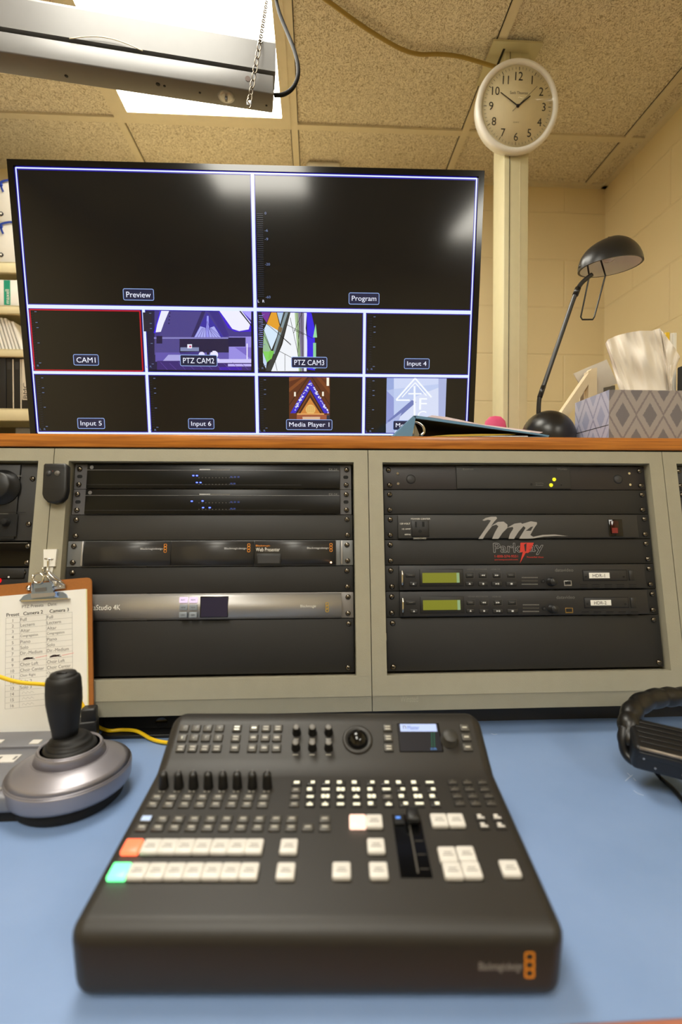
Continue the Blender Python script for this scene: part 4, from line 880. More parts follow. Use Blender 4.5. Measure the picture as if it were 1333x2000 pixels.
it += [([(232, 75), (366, 305), (96, 305)], (56, 40, 196)), ([(232, 140), (328, 305), (132, 305)], (40, 18, 14)), ([(232, 152), (322, 310), (142, 310)], (120, 62, 24)), ([(232, 175), (316, 312), (150, 312)], (60, 26, 12)), ([(232, 200), (304, 312), (162, 312)], (204, 132, 60)),
       (circ(235, 280, 34, 14), (232, 190, 110)), (R(142, 306, 328, 316), (222, 160, 90)), (R(140, 316, 362, 352), (156, 84, 56)), (R(180, 330, 300, 352), (216, 180, 150)), (R(122, 160, 134, 190), (250, 240, 220)), (R(314, 158, 326, 188), (250, 240, 220)), (R(345, 62, 362, 118), (255, 245, 225)), (R(345, 318, 366, 350), (30, 40, 60))]
mb, c, lb, nm = pic('media_view', Z6, it, 'picture of a timber church interior with a pointed blue window', clip=(565, 732, 645, 822))
random.seed(5)
for i in range(120):
    s_ = random.choice((-1, 1)); f_ = random.random(); x = 232+s_*(6+f_*112+random.uniform(-6, 6)); y = 100+f_*192+random.uniform(-10, 14)
    mb.flat([TP.p(*q) for q in ZS(R(x, y, x+random.uniform(3, 8), y+random.uniform(3, 8)), *Z6)], c+.00003, E_((236, 238, 255)), TM_)
for i in range(8): stroke(mb, Z6, [(210+i*7, 255), (210+i*7, 300)], .5, (170, 110, 50), c+.00003)
stroke(mb, Z6, [(232, 40), (88, 250)], 2.0, (58, 24, 12), c-.0001); stroke(mb, Z6, [(232, 40), (367, 250)], 2.0, (58, 24, 12), c-.0001)
mb.build(nm, scrn, lb)
mb, c, lb, nm = pic('media_view', Z6, [(R(752, 50, 1170, 448), (176, 190, 232)), (R(806, 50, 1112, 448), (190, 204, 240)), ([(752, 50), (806, 50), (806, 140), (752, 150)], (150, 168, 220)), ([(752, 150), (806, 200), (806, 448), (752, 448)], (140, 150, 210)),
    ([(806, 140), (1170, 100), (1170, 60), (806, 70)], (206, 216, 246)), ([(806, 330), (960, 190), (1112, 130), (1112, 448), (806, 448)], (214, 222, 246)), ([(760, 360), (930, 215), (960, 230), (800, 372)], (110, 122, 182)), ([(752, 380), (860, 300), (806, 448), (752, 448)], (170, 180, 224)), (R(1112, 50, 1166, 448), (170, 180, 222))], 'pale blue title picture with a white roof and cross emblem', clip=(754, 734, 873, 848))
for L, w_ in (([(822, 214), (952, 66), (1064, 196)], 3.4), ([(822, 216), (915, 216)], 3.2), ([(862, 196), (952, 96), (1030, 186)], 2.2), ([(948, 120), (948, 340)], 4.0), ([(905, 172), (996, 172)], 3.0)): stroke(mb, Z6, L, w_, (246, 250, 255), c+.00003)
for s_, (x0, y0, x1, y1) in (('F', (978, 202, 1034, 282)), ('C', (968, 290, 1030, 350))):
    a = TP.p(540+x0/3.508, 720+y1/3.508); b = TP.p(540+x1/3.508, 720+y0/3.508); mb.text(s_, a[0], a[1], b[0], b[1], c+.00005, E_((246, 250, 255)), TM_)
mb.build(nm, scrn, lb)
def lab(s_, x0, y0, x1, y1):
    mb = MB(); a = TP.p(x0, y1); b = TP.p(x1, y0); q = rrect(a[0], a[1], b[0], b[1], .003); mb.prism(q, 0, .0007, LB, TM_); mb.ring(q, .0012, .0009, TK if 0 else emi('ui_label_edge', (150, 180, 240), 1), TM_)
    h = (b[1]-a[1]); mx_ = .006; mb.text(s_, a[0]+mx_, a[1]+h*(.24 if not any(k in s_ for k in 'gpyj') else .16), b[0]-mx_, b[1]-h*.26, .0008, TXE, TM_); mb.build('view_caption', scrn, 'caption reading '+s_)
for a in (('Preview', 242, 565, 300, 586), ('Program', 682, 573, 741, 594), ('CAM1', 145, 693, 192, 713), ('PTZ CAM2', 353, 694, 424, 714.5), ('PTZ CAM3', 570, 698, 639, 718), ('Input 4', 790, 701, 839, 720), ('Input 5', 153, 817, 204, 837), ('Input 6', 369, 818, 418, 837.5), ('Media Player 1', 560, 820, 649, 839), ('Media Player 2', 768, 822, 858, 840)): lab(*a)
mb = MB()
for bx, by, ys in ((70, 610, ((70, 609), (72, 630), (74, 640), (76, 670), (79, 709))), (0, 0, ((83, 738), (84.5, 757.5), (85, 767), (88, 795.5), (92, 833))), (0, 0, ((302, 739), (303, 758.5), (303.5, 768), (305, 797), (308, 834.5))), (0, 0, ((564+168, 619), (732, 638.5), (732, 649), (731, 678), (730.5, 716))), (0, 0, ((518, 742), (518, 761), (518, 770), (518, 799), (521, 836))), (0, 0, ((730, 744), (730, 763), (730, 772.5), (729, 800.5), (728, 837))), (0, 0, ((294, 612), (295, 632), (295.5, 642), (297, 671), (299, 711))), (0, 0, ((515, 615), (515.5, 634), (516, 644), (517, 673), (517.5, 714)))):
    for x, y in ys:
        a = TP.p(x-2, y); b = TP.p(x+2, y); mb.line([a, b], .0012, .0012, TK, TM_)
    x, y = ys[-1]; a = TP.p(x-13, y+7); b = TP.p(x-2, y+3.5); mb.text('L  R', a[0], a[1], b[0], b[1], .0012, TK, TM_)
    for i in range(22):
        f_ = i/21; xx = ys[0][0]+(ys[-1][0]-ys[0][0])*f_-8; yy = ys[0][1]-1+(ys[-1][1]-ys[0][1])*f_; mb.line([TP.p(xx-2, yy), TP.p(xx+3, yy)], .0007, .0011, TKD, TM_)
    mb.build('level_meter', scrn); mb = MB()
for s_, x, y in (('0', 519, 417), ('-6', 520.5, 450.5), ('-9', 521, 467.5), ('-20', 523, 516.5), ('-60', 524, 580.5)):
    w_ = 1.6*len(s_); a = TP.p(x-w_, y+2.4); b = TP.p(x+w_, y-2.4); mb.text(s_, a[0], a[1], b[0], b[1], .0012, TK, TM_)
a = TP.p(504, 591); b = TP.p(517, 586); mb.text('L   R', a[0], a[1], b[0], b[1], .0012, TXE, TM_)
for i in range(44): mb.line([TP.p(502+i*.06, 418+i*3.75), TP.p(514+i*.05, 418+i*3.75)], .0011, .0011, TKD, TM_)
mb.build('level_meter', scrn)

# ------------------------------------------------------------------ on the wood board
ZT = zt1
# binder: cross-section drawn in x-z, stretched in depth
BY = .868; BP = Plane(fr((0, BY, 0), (1, 0, 0), (0, 0, 1), (0, -1, 0)))
t = thing('ring_binder', 'blue ring binder lying open-sided on the wood board', 'binder', Vector((.28, BY+.12, ZT)))
BLU = mat('binder_blue', (96, 138, 172), .5); BLKI = mat('binder_inside', (20, 18, 14), .6); YEL = mat('divider_yellow', (190, 160, 50), .6)
def bz_(L): return [BP.p(760+x/3.508, 780+y/3.508) for x, y in L]
def fix(L): return [(x, max(z, ZT+.0008)) for x, z in bz_(L)]
mb = MB(); mb.prism(fix([(30, 262), (168, 112), (186, 116), (160, 262)]), -.18, 0, BLU, BP.M); mb.build('spine', t)
mb = MB(); mb.prism(fix([(168, 112), (186, 110), (1100, 246), (1095, 258), (1060, 250), (186, 130)]), -.18, 0, BLU, BP.M)
mb.prism(fix([(186, 122), (1030, 240), (1000, 243), (186, 134)]), -.179, -.001, BLKI, BP.M); mb.build('top_cover', t)
mb = MB(); mb.prism(fix([(158, 262), (158, 256), (1095, 256), (1095, 264)]), -.18, 0, BLU, BP.M); mb.build('bottom_cover', t)
mb = MB(); mb.prism(fix([(260, 254), (420, 240), (640, 235), (880, 236), (700, 248), (400, 258)]), -.17, -.003, YEL, BP.M); mb.prism(fix([(300, 259), (600, 247), (960, 248), (960, 259)]), -.17, -.004, PAPER, BP.M); mb.build('pages', t)
for dy in (.0, .108):
    mb = MB(); c_ = bz_([(205, 205)])[0]
    P3 = lambda x, y: Vector((bz_([(x, y)])[0][0], BY+.006+dy, max(ZT+.003, bz_([(x, y)])[0][1])))
    mb.tube([P3(168, 245), P3(172, 160), P3(205, 155), P3(240, 185), P3(246, 220), P3(225, 245)], .0028, CHROME, sub=5, n=10); mb.build('ring', t, 'chrome ring')
mb = MB(); mb.prism(fix([(160, 150), (185, 150), (225, 250), (160, 256)]), -.16, -.012, mat('ring_plate', (150, 146, 136), .25, metal=.9), BP.M); mb.build('ring_mechanism', t)
mb = MB(); PINKP = mat('pinkish_paper', (224, 206, 212), .7)
mb.prism(bz_([(268, 117), (300, 106), (400, 118), (640, 168), (1065, 222), (1040, 232), (640, 172)]), -.17, -.004, PINKP, BP.M)
mb.prism(bz_([(200, 113), (640, 176), (985, 222), (960, 226), (190, 116)]), -.172, -.002, PAPER, BP.M); solo(mb, 'loose_papers', 'loose pale papers lying on the blue ring binder', 'papers', origin=(.3, BY+.1, ZT+.03))
# pink object
c_ = at_y(968, 826, 1.10); mb = MB(); c_.z = ZT
Mp = Matrix.Translation((c_.x, 1.10, ZT+.0003)); hz = at_y(968, 812.5, 1.10).z-ZT
mb.lathe([(.027, 0), (.028, hz*.6), (.024, hz*.85), (.014, hz*.97), (0, hz)], mat('pink', (226, 84, 130), .6), Mp, n=24, sx=.95, sy=.6); solo(mb, 'pink_tape_roll', 'pink rounded lump behind the binder, left of the lamp', 'tape', origin=(c_.x, 1.10, ZT))

# desk lamp
LD = 1.0
def lq(x, y, D=LD): return at_y(900+x/3.0785, 400+y/3.0785, D)
cb = lq(528, 1400); cb.z = ZT+.0003
t = thing('desk_lamp', 'black domed desk lamp with a bent stem standing on the wood board', 'lamp', cb)
LB_ = mat('lamp_black', (24, 23, 22), .32)
top = lq(528, 1240).z-ZT; rb = .0535
mb = MB(); mb.lathe([(rb*.99, 0), (rb, .012)]+[(rb*cos(a), .02+(top-.02)*sin(a)) for a in [pi/2*i/10 for i in range(10)]]+[(0, top)], LB_, Matrix.Translation(cb), n=48); mb.build('base', t)
mb = MB(); mb.tube([lq(470, 1290), lq(470, 1235), lq(476, 1160), lq(500, 1090), lq(600, 800), lq(690, 540), lq(715, 490), lq(745, 455), lq(790, 420)], lambda f: .0046, LB_, sub=6, n=12)
mb.tube([lq(476, 1160), lq(500, 1090)], .0052, LB_, n=12); mb.tube([lq(690, 545), lq(708, 500)], .0060, LB_, n=12); mb.build('stem', t)
hc = lq(903, 372); HM = Matrix.Translation(hc) @ Matrix.Rotation(radians(-7.5), 4, 'Y') @ Matrix.Rotation(radians(-3), 4, 'X')
ax = .0675; mb = MB(); n_ = 40; m_ = 12
def shell(k, off): return [(ax*k*cos(a), z*k) for a, z in off]
vs_ = []; fs = []
def dome(k, matl, inner):
    vs_ = []; fs = []
    for j in range(m_+1):
        ph = pi/2*j/m_; rr = cos(ph)
        for i in range(n_):
            a = 2*pi*i/n_; x = ax*k*rr*cos(a); y = .043*k*rr*sin(a); z = .060*k*sin(ph)*(1+.06*cos(a))+(0 if inner else 0)
            x += .004*sin(ph)
            vs_.append((x, y, z))
    for j in range(m_):
        for i in range(n_): q = (i+1) % n_; f = (j*n_+i, j*n_+q, (j+1)*n_+q, (j+1)*n_+i); fs.append(f[::-1] if inner else f)
    return vs_, fs
v1_, f1_ = dome(1, LB_, False); mb.add(v1_, f1_, LB_, True, HM)
v2_, f2_ = dome(.93, None, True); LIN = mat('lamp_lining', (236, 232, 222), .4); 
rim = [(ax*cos(a), .043*sin(a), 0) for a in [2*pi*i/n_ for i in range(n_)]]+[(ax*.93*cos(a), .043*.93*sin(a), 0) for a in [2*pi*i/n_ for i in range(n_)]]
mb.add(rim, [(i, n_+i, n_+(i+1) % n_, (i+1) % n_) for i in range(n_)], LB_, False, HM)
sh_ = mb.build('lamp_shade', t)
mb = MB(); mb.add(v2_, f2_, LIN, True, HM); mb.tube([HM @ Vector((-.0655*1, 0, .004)), HM @ Vector((-.06, 0, .012))], .004, BLK, n=8)
bd = HM @ Matrix.Translation((.0, 0, .016)); mb.lathe([(0, -.006), (.010, -.003), (.012, .006), (.008, .02), (0, .03)], mat('bulb_glass', (200, 196, 190), .1), bd, n=16); mb.build('lining', sh_, 'white inner reflector')
mb = MB(); lo = [lq(845, 335), lq(872, 425), lq(805, 675), lq(796, 690), lq(733, 690), lq(724, 675), lq(775, 430), lq(762, 345)]
mb.tube(lo, .0017, LB_, n=8); mb.build('wire_guard', sh_, 'thin black wire loop')

# tissue box
TD = .872
a = at_y(1190, 853, TD); zT = at_y(1190, 761.5, TD).z; x0 = a.x; bw = .235; bd_ = .118
fr_m = m_diamond('tissue_box_front', 0, (160, 150, 146), (128, 118, 120), (116, 110, 114)); sd_m = m_diamond('tissue_box_side', 1, (176, 178, 200), (140, 142, 172), (150, 156, 186))
BXM = Matrix.Translation((x0, TD, ZT+.0003))
t = thing('tissue_box', 'grey diamond-patterned tissue box on the right end of the wood board', 'tissue box', BXM); h = zT-ZT
mb = MB(); mb.add([(0, 0, 0), (bw, 0, 0), (bw, 0, h), (0, 0, h), (0, bd_, 0), (bw, bd_, 0), (bw, bd_, h), (0, bd_, h)], [(0, 1, 2, 3), (5, 4, 7, 6)], fr_m, False, BXM)
mb.add([(0, 0, 0), (0, 0, h), (0, bd_, h), (0, bd_, 0), (bw, 0, 0), (bw, bd_, 0), (bw, bd_, h), (bw, 0, h)], [(0, 1, 2, 3), (4, 5, 6, 7)], sd_m, False, BXM)
mb.add([(0, 0, h), (bw, 0, h), (bw, bd_, h), (0, bd_, h), (0, 0, 0), (0, bd_, 0), (bw, bd_, 0), (bw, 0, 0)], [(0, 1, 2, 3), (4, 5, 6, 7)], mat('box_top', (150, 146, 150), .5), False, BXM)
mb.add([(-.0002, .001, h*.27), (-.0002, bd_, h*.27), (-.0002, bd_, h*.285), (-.0002, .001, h*.285)], [(0, 1, 2, 3)], DARKG, False, BXM)
mb.build('carton', t)
TS = mat('tissue', (240, 232, 220), .85, var=.02)
def sheet(L_top, L_bot, y0, y1, seed, nu=60, nv=30, amp=.010):
    rnd = random.Random(seed); ph = [rnd.uniform(0, 6) for _ in range(6)]
    def interp(L, f):
        k = f*(len(L)-1); i = min(int(k), len(L)-2); g = k-i; return (L[i][0]*(1-g)+L[i+1][0]*g, L[i][1]*(1-g)+L[i+1][1]*g)
    vs_ = []; fs = []
    for j in range(nv+1):
        g = j/nv
        for i in range(nu+1):
            f = i/nu; tx_, ty_ = interp(L_top, f); bx_, by_ = interp(L_bot, f)
            x = bx_*(1-g)+tx_*g; y = by_*(1-g)+ty_*g
            A = .35+.65*g
            dd = amp*A*(sin(f*15+ph[0]+g*1.5)+.6*sin(f*27+ph[1]-g*3)+.35*sin(f*49+ph[2]+g*6))+amp*.35*sin(g*9+ph[3]+f*5)
            D = y0*(1-g)+y1*g+dd
            vs_.append(lq(x, y, D))
    for j in range(nv):
        for i in range(nu): k = j*(nu+1)+i; fs.append((k, k+1, k+nu+2, k+nu+1))
    mb = MB(); mb.add(vs_, fs, TS, True); return mb
t2 = thing('tissue', 'white tissue sticking up out of the tissue box', 'tissue', Vector((x0+.09, TD+.06, zT)))
sheet([(872, 835), (885, 812), (930, 790), (1000, 770), (1080, 757), (1150, 757), (1200, 742), (1225, 790)], [(955, 1112), (1000, 1115), (1050, 1118), (1150, 1118), (1240, 1116), (1265, 1115)], TD+.05, TD+.045, 3).build('sheet', t2)
sheet([(1190, 750), (1215, 760), (1245, 800), (1290, 860), (1322, 915), (1275, 955), (1225, 990)], [(1080, 1116), (1120, 1116), (1180, 1117), (1230, 1117), (1270, 1117), (1285, 1117)], TD+.065, TD+.075, 9, amp=.005).build('sheet', t2)

# white angled stand, plastic sleeve, folders, black speaker behind the box
SD = 1.02
def wp(L, D=SD): return [(lq(x, y, D).x, max(lq(x, y, D).z, ZT+.0005)) for x, y in L]
SMx = Matrix.Translation((0, SD, 0)) @ FM; CRW = mat('cream_wood', (224, 208, 176), .5)
mb = MB(); mb.prism(wp([(598, 1262), (790, 985), (822, 978), (822, 1000), (770, 1080), (640, 1290), (625, 1420), (590, 1420)]), -.018, 0, CRW, SMx)
mb.prism(wp([(770, 1000), (822, 980), (822, 1420), (770, 1420)]), -.0178, -.0002, CRW, SMx)
solo(mb, 'angled_stand', 'cream angled stand between the desk lamp and the tissue box', 'stand')
PD = 1.045; mb = MB(); SLV = mat('sleeve_plastic', (206, 200, 190), .35)
mb.prism(wp([(680, 1015), (770, 975), (880, 930), (945, 1075), (905, 1090), (860, 1100), (860, 1420), (700, 1420), (720, 1160), (730, 1100)], PD), -.002, 0, SLV, Matrix.Translation((0, PD, 0)) @ FM)
solo(mb, 'plastic_sleeve', 'pale translucent sleeve leaning behind the cream angled stand', 'sleeve')
PD = 1.06; mb = MB(); mb.prism(wp([(860, 1095), (930, 1085), (940, 1420), (850, 1420)], PD), -.02, 0, GREY, Matrix.Translation((0, PD, 0)) @ FM); solo(mb, 'grey_pad', 'grey block edge just behind the left corner of the tissue box', 'block')
PD = 1.03
for (xa, xb, yt, m_, lbl) in ((1222, 1236, 775, PAPER, 'white folder nearest the tissue in the upright row'), (1237, 1262, 765, YEL if 0 else mat('tab_yellow', (240, 200, 40), .5), 'yellow folder standing behind the tissue'), (1263, 1280, 770, PAPER, 'white folder beside the yellow one'), (1281, 1305, 768, WHITE, 'white folder at the right end of the upright row')):
    mb = MB(); p0_ = lq(xa, yt, PD); p1_ = lq(xb, yt, PD); mb.box(p0_.x, p1_.x-.0008, PD, PD+.13, ZT+.0004, p0_.z, m_, r=.001)
    if m_.name == 'tab_yellow': mb.v = mb.v; mb.box(p0_.x+.004, p1_.x-.0016, PD-.0008, PD+.002, ZT+.004, lq(0, 870, PD).z, PAPER)
    solo(mb, 'file_folder', lbl, 'folder', group='upright folders behind the tissue box')
mb = MB(); p0_ = lq(1302, 960, .99); p0_.x = lq(1302, 960, 1.012).x; mb.box(p0_.x, p0_.x+.09, .995, 1.012, ZT+.0004, p0_.z, BLKM, r=.003); solo(mb, 'black_speaker_box', 'black box at the right frame edge behind the tissue box', 'box')

# ------------------------------------------------------------------ video switcher on the desk
SWo = CAM + FWD*0; fh = Vector((sin(PSI), cos(PSI), 0)); rh_ = Vector((cos(PSI), -sin(PSI), 0))
SM0 = fr(Vector((0, 0, ZD))+fh*.365+rh_*(-.0182), rh_, fh, (0, 0, 1))
SWI = SM0.inverted()
def sw_yz(px_y, D, xoff=0): return (UPV*(-(px_y-1000)/F*D)+CAM+FWD*D).z-ZD
HW = .192
y1 = 0; z1 = sw_yz(1812, .373); yf = .183; zf = sw_yz(1500, .373+yf); yt_ = .240; zt_ = sw_yz(1396, .372+yt_)
t = thing('video_switcher', 'dark video switcher panel with rows of keys in the middle of the blue desk', 'video switcher', SM0)
prof = [(0, .0015), (0, z1), (yf, zf), (yt_, zt_), (yt_+.032, zt_-.009), (yt_+.032, .0015)]
mb = MB(); k = len(prof)
vs_ = [(x*(.974 if z < .01 else 1), y, z) for x in (-HW, HW) for y, z in prof]
mb.add(vs_, [tuple(range(k))[::-1], tuple(range(k, 2*k))]+[(i, (i+1) % k, k+(i+1) % k, k+i) for i in range(k)], ATEM, True, SM0)
ob = mb.build('housing', t); bv = ob.modifiers.new('b', 'BEVEL'); bv.width = .0135; bv.segments = 6; bv.limit_method = 'ANGLE'; bv.angle_limit = radians(12)
me = ob.data
bm2 = bmesh.new(); bm2.from_mesh(me); bmesh.ops.recalc_face_normals(bm2, faces=bm2.faces); bm2.to_mesh(me); bm2.free()
wn = ob.modifiers.new('w', 'WEIGHTED_NORMAL')
def deck(ya, za, yb, zb2):
    v = Vector((0, yb-ya, zb2-za)).normalized(); nn = Vector((1, 0, 0)).cross(v)
    return Plane(SM0 @ fr((0, ya, za), (1, 0, 0), v, nn))
DL = deck(0, z1, yf, zf); DU = deck(yf, zf, yt_, zt_)
z2 = lambda x, y: (280+x/3.3325, 1380+y/3.3325)
z3 = lambda x, y: (640+x/3.3325, 1380+y/3.3325)
def key(pl, x, y, w_, h_, ht, m, name='button', mark=None, mm=None, lbl=None, rr=.0009, em=None):
    c_ = pl.p(x, y, ht*.7); mb = MB(); mb.box(c_[0]-w_/2, c_[0]+w_/2, c_[1]-h_/2, c_[1]+h_/2, -.0005, ht, m, pl.M, r=rr)
    if rr < .0012: mb.box(c_[0]-w_/2-.0004, c_[0]+w_/2+.0004, c_[1]-h_/2-.0004, c_[1]+h_/2+.0004, -.0004, .0003, BLKM, pl.M)
    if mark == 'dash': mb.box(c_[0]-w_*.26, c_[0]+w_*.26, c_[1]-h_*.1, c_[1]+h_*.12, ht-.0001, ht+.0002, mm or KEYT, pl.M)
    elif mark == 'dash2':
        for q in (-.22, .16): mb.box(c_[0]-w_*.28, c_[0]+w_*.28, c_[1]+h_*(q-.07), c_[1]+h_*(q+.09), ht-.0001, ht+.0002, mm or KEYT, pl.M)
    elif isinstance(mark, list):
        for (ax_, ay_, bx_, by_) in mark: mb.box(c_[0]+w_*ax_, c_[0]+w_*bx_, c_[1]+h_*ay_, c_[1]+h_*by_, ht-.0001, ht+.00025, mm or KEYT, pl.M)
    elif mark: mb.textc(mark, c_[0], c_[1], h_*.34, ht+.0001, mm or KEYT, pl.M)
    mb.build(name, t, lbl)
LIT = emi('lit_mark', (255, 246, 210), 1.5); WKEY = mat('white_key', (212, 208, 202), .35, var=.03)
WKEY.node_tree.nodes['Principled BSDF'].inputs['Subsurface Weight'].default_value = .0
kw, kh = .0106, .0086; KEYB = mat('key_mark_bright', (186, 182, 170), .5)
for r_, (yy, xs) in enumerate(((140, (267, 343, 420, 497)), (203, (253, 330, 407, 487)), (270, (243, 320, 400, 478)))):
    for j, x in enumerate(xs): key(DU, *z2(x, yy), kw, kh, .0022, KEYD, 'macro_button', ('1', '2', '3', '4', '5', '6', '7', '8')[r_*4+j] if r_ < 2 else 'dash2', LIT if (r_, j) == (1, 0) else None)
for j, (x, y) in enumerate(((610, 140), (602, 205), (595, 270))): key(DU, *z2(x, y), kw, kh, .0022, KEYD, 'mode_button', 'dash2' if j < 2 else 'dash', LIT if j == 0 else None)
for j, (x, y) in enumerate(((722, 140), (800, 140), (878, 140), (717, 203), (795, 203), (870, 203), (708, 270), (788, 270), (867, 270))): key(DU, *z2(x, y), kw, kh, .0022, KEYD, 'camera_button', 'dash' if j > 2 or j == 0 else 'dash2', LIT if j == 0 else None)
for j, (x, y) in enumerate(((392, 138), (397, 203), (400, 267))): key(DU, *z3(x, y), kw, kh, .0022, KEYD, 'reset_button', 'dash2', KEYB)
for j, (x, y, s_) in enumerate(((893, 137, 'dash'), (905, 199, 'dash'), (914, 264, 'dash'))): key(DU, *z3(x, y), kw, kh, .0022, KEYD, 'menu_button', s_, KEYB)
KBL = mat('knob_black', (18, 17, 16), .45); KTOP = mat('knob_top', (120, 118, 116), .35)
for j, (x, y) in enumerate(((998, 152), (1102, 152), (1207, 152), (993, 252), (1101, 252), (1207, 252))):
    c_ = DU.p(*z2(x, y), .006); mb = MB(); mb.lathe([(.0054, 0), (.0052, .001), (.0042, .0105), (.0040, .0122)], KBL, DU.M @ Matrix.Translation((c_[0], c_[1], 0)), n=20)
    mb.lathe([(.0038, .0120), (.0034, .0128), (0, .0130)], KTOP, DU.M @ Matrix.Translation((c_[0], c_[1], 0)), n=20); mb.box(c_[0]-.003, c_[0]+.003, c_[1]-.0085, c_[1]-.0075, 0, .0002, KEYT, DU.M); mb.build('camera_knob', t)
c_ = DU.p(699, 1441, .004); Mk = DU.M @ Matrix.Translation((c_[0], c_[1], 0))
mb = MB(); mb.lathe([(.0180, .0001), (.0178, .0014), (.0165, .0022), (.0142, .0024), (.0128, .001)], ATEM, Mk, n=48); mb.build('trackball_ring', t)
mb = MB(); mb.lathe([(.0128*cos(a), -.002+.0128*sin(a)) for a in [pi/2*i/12 for i in range(12)]]+[(0, .0108)], BLKG, Mk, n=40); mb.build('trackball', t, 'glossy black trackball')
mb = MB(); pbox(mb, DU, 781.5, 1412.5, 857, 1468.5, 0, .0006, BLKG); pbox(mb, DU, 783, 1414, 855, 1467, .0005, .0009, emi('panel_screen', (14, 16, 30), .8)); pbox(mb, DU, 783, 1414, 852, 1428.5, .0008, .0011, emi('panel_header', (200, 215, 255), 1.1))
ptext(mb, DU, 'Master', 797, 1417.5, 819, 1425, .0012, emi('panel_txt', (90, 120, 200), .8)); ptext(mb, DU, 'n', 788, 1417, 793, 1424, .0012, INK)
for x in (842.5, 847.5): mb.flat(DU.pts([(x, 1431), (x+1.6, 1431), (x+2.4, 1460), (x+.8, 1460)]), .0012, emi('panel_green', (20, 110, 80), .8), DU.M)
ptext(mb, DU, '0.00', 842, 1461, 853, 1464.5, .0012, emi('panel_blue', (110, 170, 240), 1)); mb.build('display', t, 'small colour display headed Master')
c_ = DU.p(880, 1437, .009); mb = MB(); mb.lathe([(.0108, 0), (.0106, .0012), (.0092, .0018), (.0088, .0095), (.0080, .0106), (0, .0106)], mat('dial_rubber', (50, 48, 44), .5), DU.M @ Matrix.Translation((c_[0], c_[1], 0)), n=36); mb.build('menu_dial', t)
# lower deck: audio knobs
for x in (135, 232, 328, 425, 520, 613, 712, 808):
    c_ = DL.p(*z2(x, 522), 0); mb = MB(); mb.lathe([(.0055, 0), (.0053, .0012), (.0045, .013), (.0040, .0158), (.0026, .0166), (0, .0168)], KBL, DL.M @ Matrix.Translation((c_[0], c_[1], 0)), n=20)
    mb.box(c_[0]-.0004, c_[0]+.0004, c_[1]-.0012, c_[1]+.0034, .0160, .0171, KTOP, DL.M); mb.box(c_[0]-.0032, c_[0]-.001, c_[1]-.0078, c_[1]-.0068, 0, .0002, KEYT, DL.M); mb.box(c_[0]+.001, c_[0]+.0032, c_[1]-.0078, c_[1]-.0068, 0, .0002, KEYT, DL.M); mb.build('audio_knob', t)
for y, xs in ((588, (88, 188, 288, 385, 487, 590, 687, 787)), (635, (62, 165, 268, 370, 472, 575, 675, 777))):
    for x in xs: key(DL, *z2(x, y), .0108, .0084, .0022, KEYD, 'audio_button', 'dash')
cT = [580, 608.5, 637, 666, 695, 725, 753, 781.5, 811, 840]; cB = [575, 605.5, 635.5, 665.6, 697, 727, 760, 790, 820, 851.5]
ry = [1529, 1542.5, 1556, 1570.5]
icons = {0: [(-.3, -.25, .3, .3)], 1: [(-.05, -.2, .38, .35)], 2: [(-.4, -.25, .1, .4)], 3: [(-.42, -.15, .42, .25)], 4: [(-.42, -.35, -.04, .4), (.04, -.35, .42, .4)], 5: [(-.35, -.3, .35, .15)], 6: [(-.3, -.35, .3, .05), (-.08, .1, .08, .35)]}
seq = [[0, 1, 1, 2, 2, 1, 1, 2, 2, 3], [None, 2, 3, 4, 4, 2, 3, 1, 2, 1], [None, 5, 4, 6, 6, 4, None, 2, 4, 2], [None, 6, 6, 5, 5, 2, 6, 1, 3, 1]]
for r_ in range(4):
    for j in range(10):
        f_ = r_/3; x = cT[j]*(1-f_)+cB[j]*f_; ic = seq[r_][j]
        key(DL, x, ry[r_], .0098, .0064, .002, KEYD if ic is None else mat('icon_key', (44, 42, 40), .4), 'transition_button', icons[ic] if ic is not None else 'dash', LIT if ic is not None else None)
for y, xs in ((490, (815, 910, 1008)), (535, (828, 925, 1023)), (580, (845, 945, 1048)), (628, (862, 965, 1065))):
    for x in xs: key(DL, *z3(x, y), .0100, .0064, .002, mat('numpad_key', (46, 42, 38), .45), 'number_button', [(-.38, -.3, .38, -.12), (-.04, .1, .06, .42)], mat('numpad_mark', (96, 92, 84), .5))
for x, y in ((998, 720), (1105, 720), (1020, 775), (1130, 775)): key(DL, *z3(x, y), .0098, .0075, .002, mat('numpad_key', (46, 42, 38), .45), 'key_button', [(-.35, -.3, .35, -.05), (-.3, .05, .1, .4)], WKEY)
for y, xs in ((730, (20, 125, 230, 333, 440, 545, 652, 757, 865, 968, 1183)), (785, (-10, 95, 203, 312, 420, 528, 635, 745, 855, 963, 1072, 1183))):
    for j, x in enumerate(xs): key(DL, *z2(x, y), .0108, .0084, .0022, KEYD, 'source_button', 'dash' if y == 785 or j else [(-.42, -.36, .42, .36)], emi('lit_blueish', (214, 232, 255), 1.1) if (y == 730 and j == 0) else None)
KW, KH = .0159, .0158; KRED = emi('red_lit_key', (255, 112, 72), 2.4); KGRN = emi('green_lit_key', (105, 255, 150), 3.2); KPCH = emi('peach_lit_key', (255, 205, 180), 2.0)
def wkey(x, y, m=WKEY, lbl=None, nm='white_key'):
    c_ = DL.p(x, y, .004); mb = MB(); mb.box(c_[0]-KW/2, c_[0]+KW/2, c_[1]-KH/2, c_[1]+KH/2, -.0003, .0046, m, DL.M, r=.0016, seg=3)
    mb.box(c_[0]-KW*.30, c_[0]+KW*.30, c_[1]-KH*.16, c_[1]-KH*.10, .0045, .0047, INK if m is WKEY else m, DL.M); mb.box(c_[0]-KW*.22, c_[0]+KW*.22, c_[1]+KH*.02, c_[1]+KH*.08, .0045, .0047, INK if m is WKEY else m, DL.M); mb.build(nm, t, lbl)
pX = [258, 295, 328.5, 361.5, 395.5, 430, 463.5, 497]
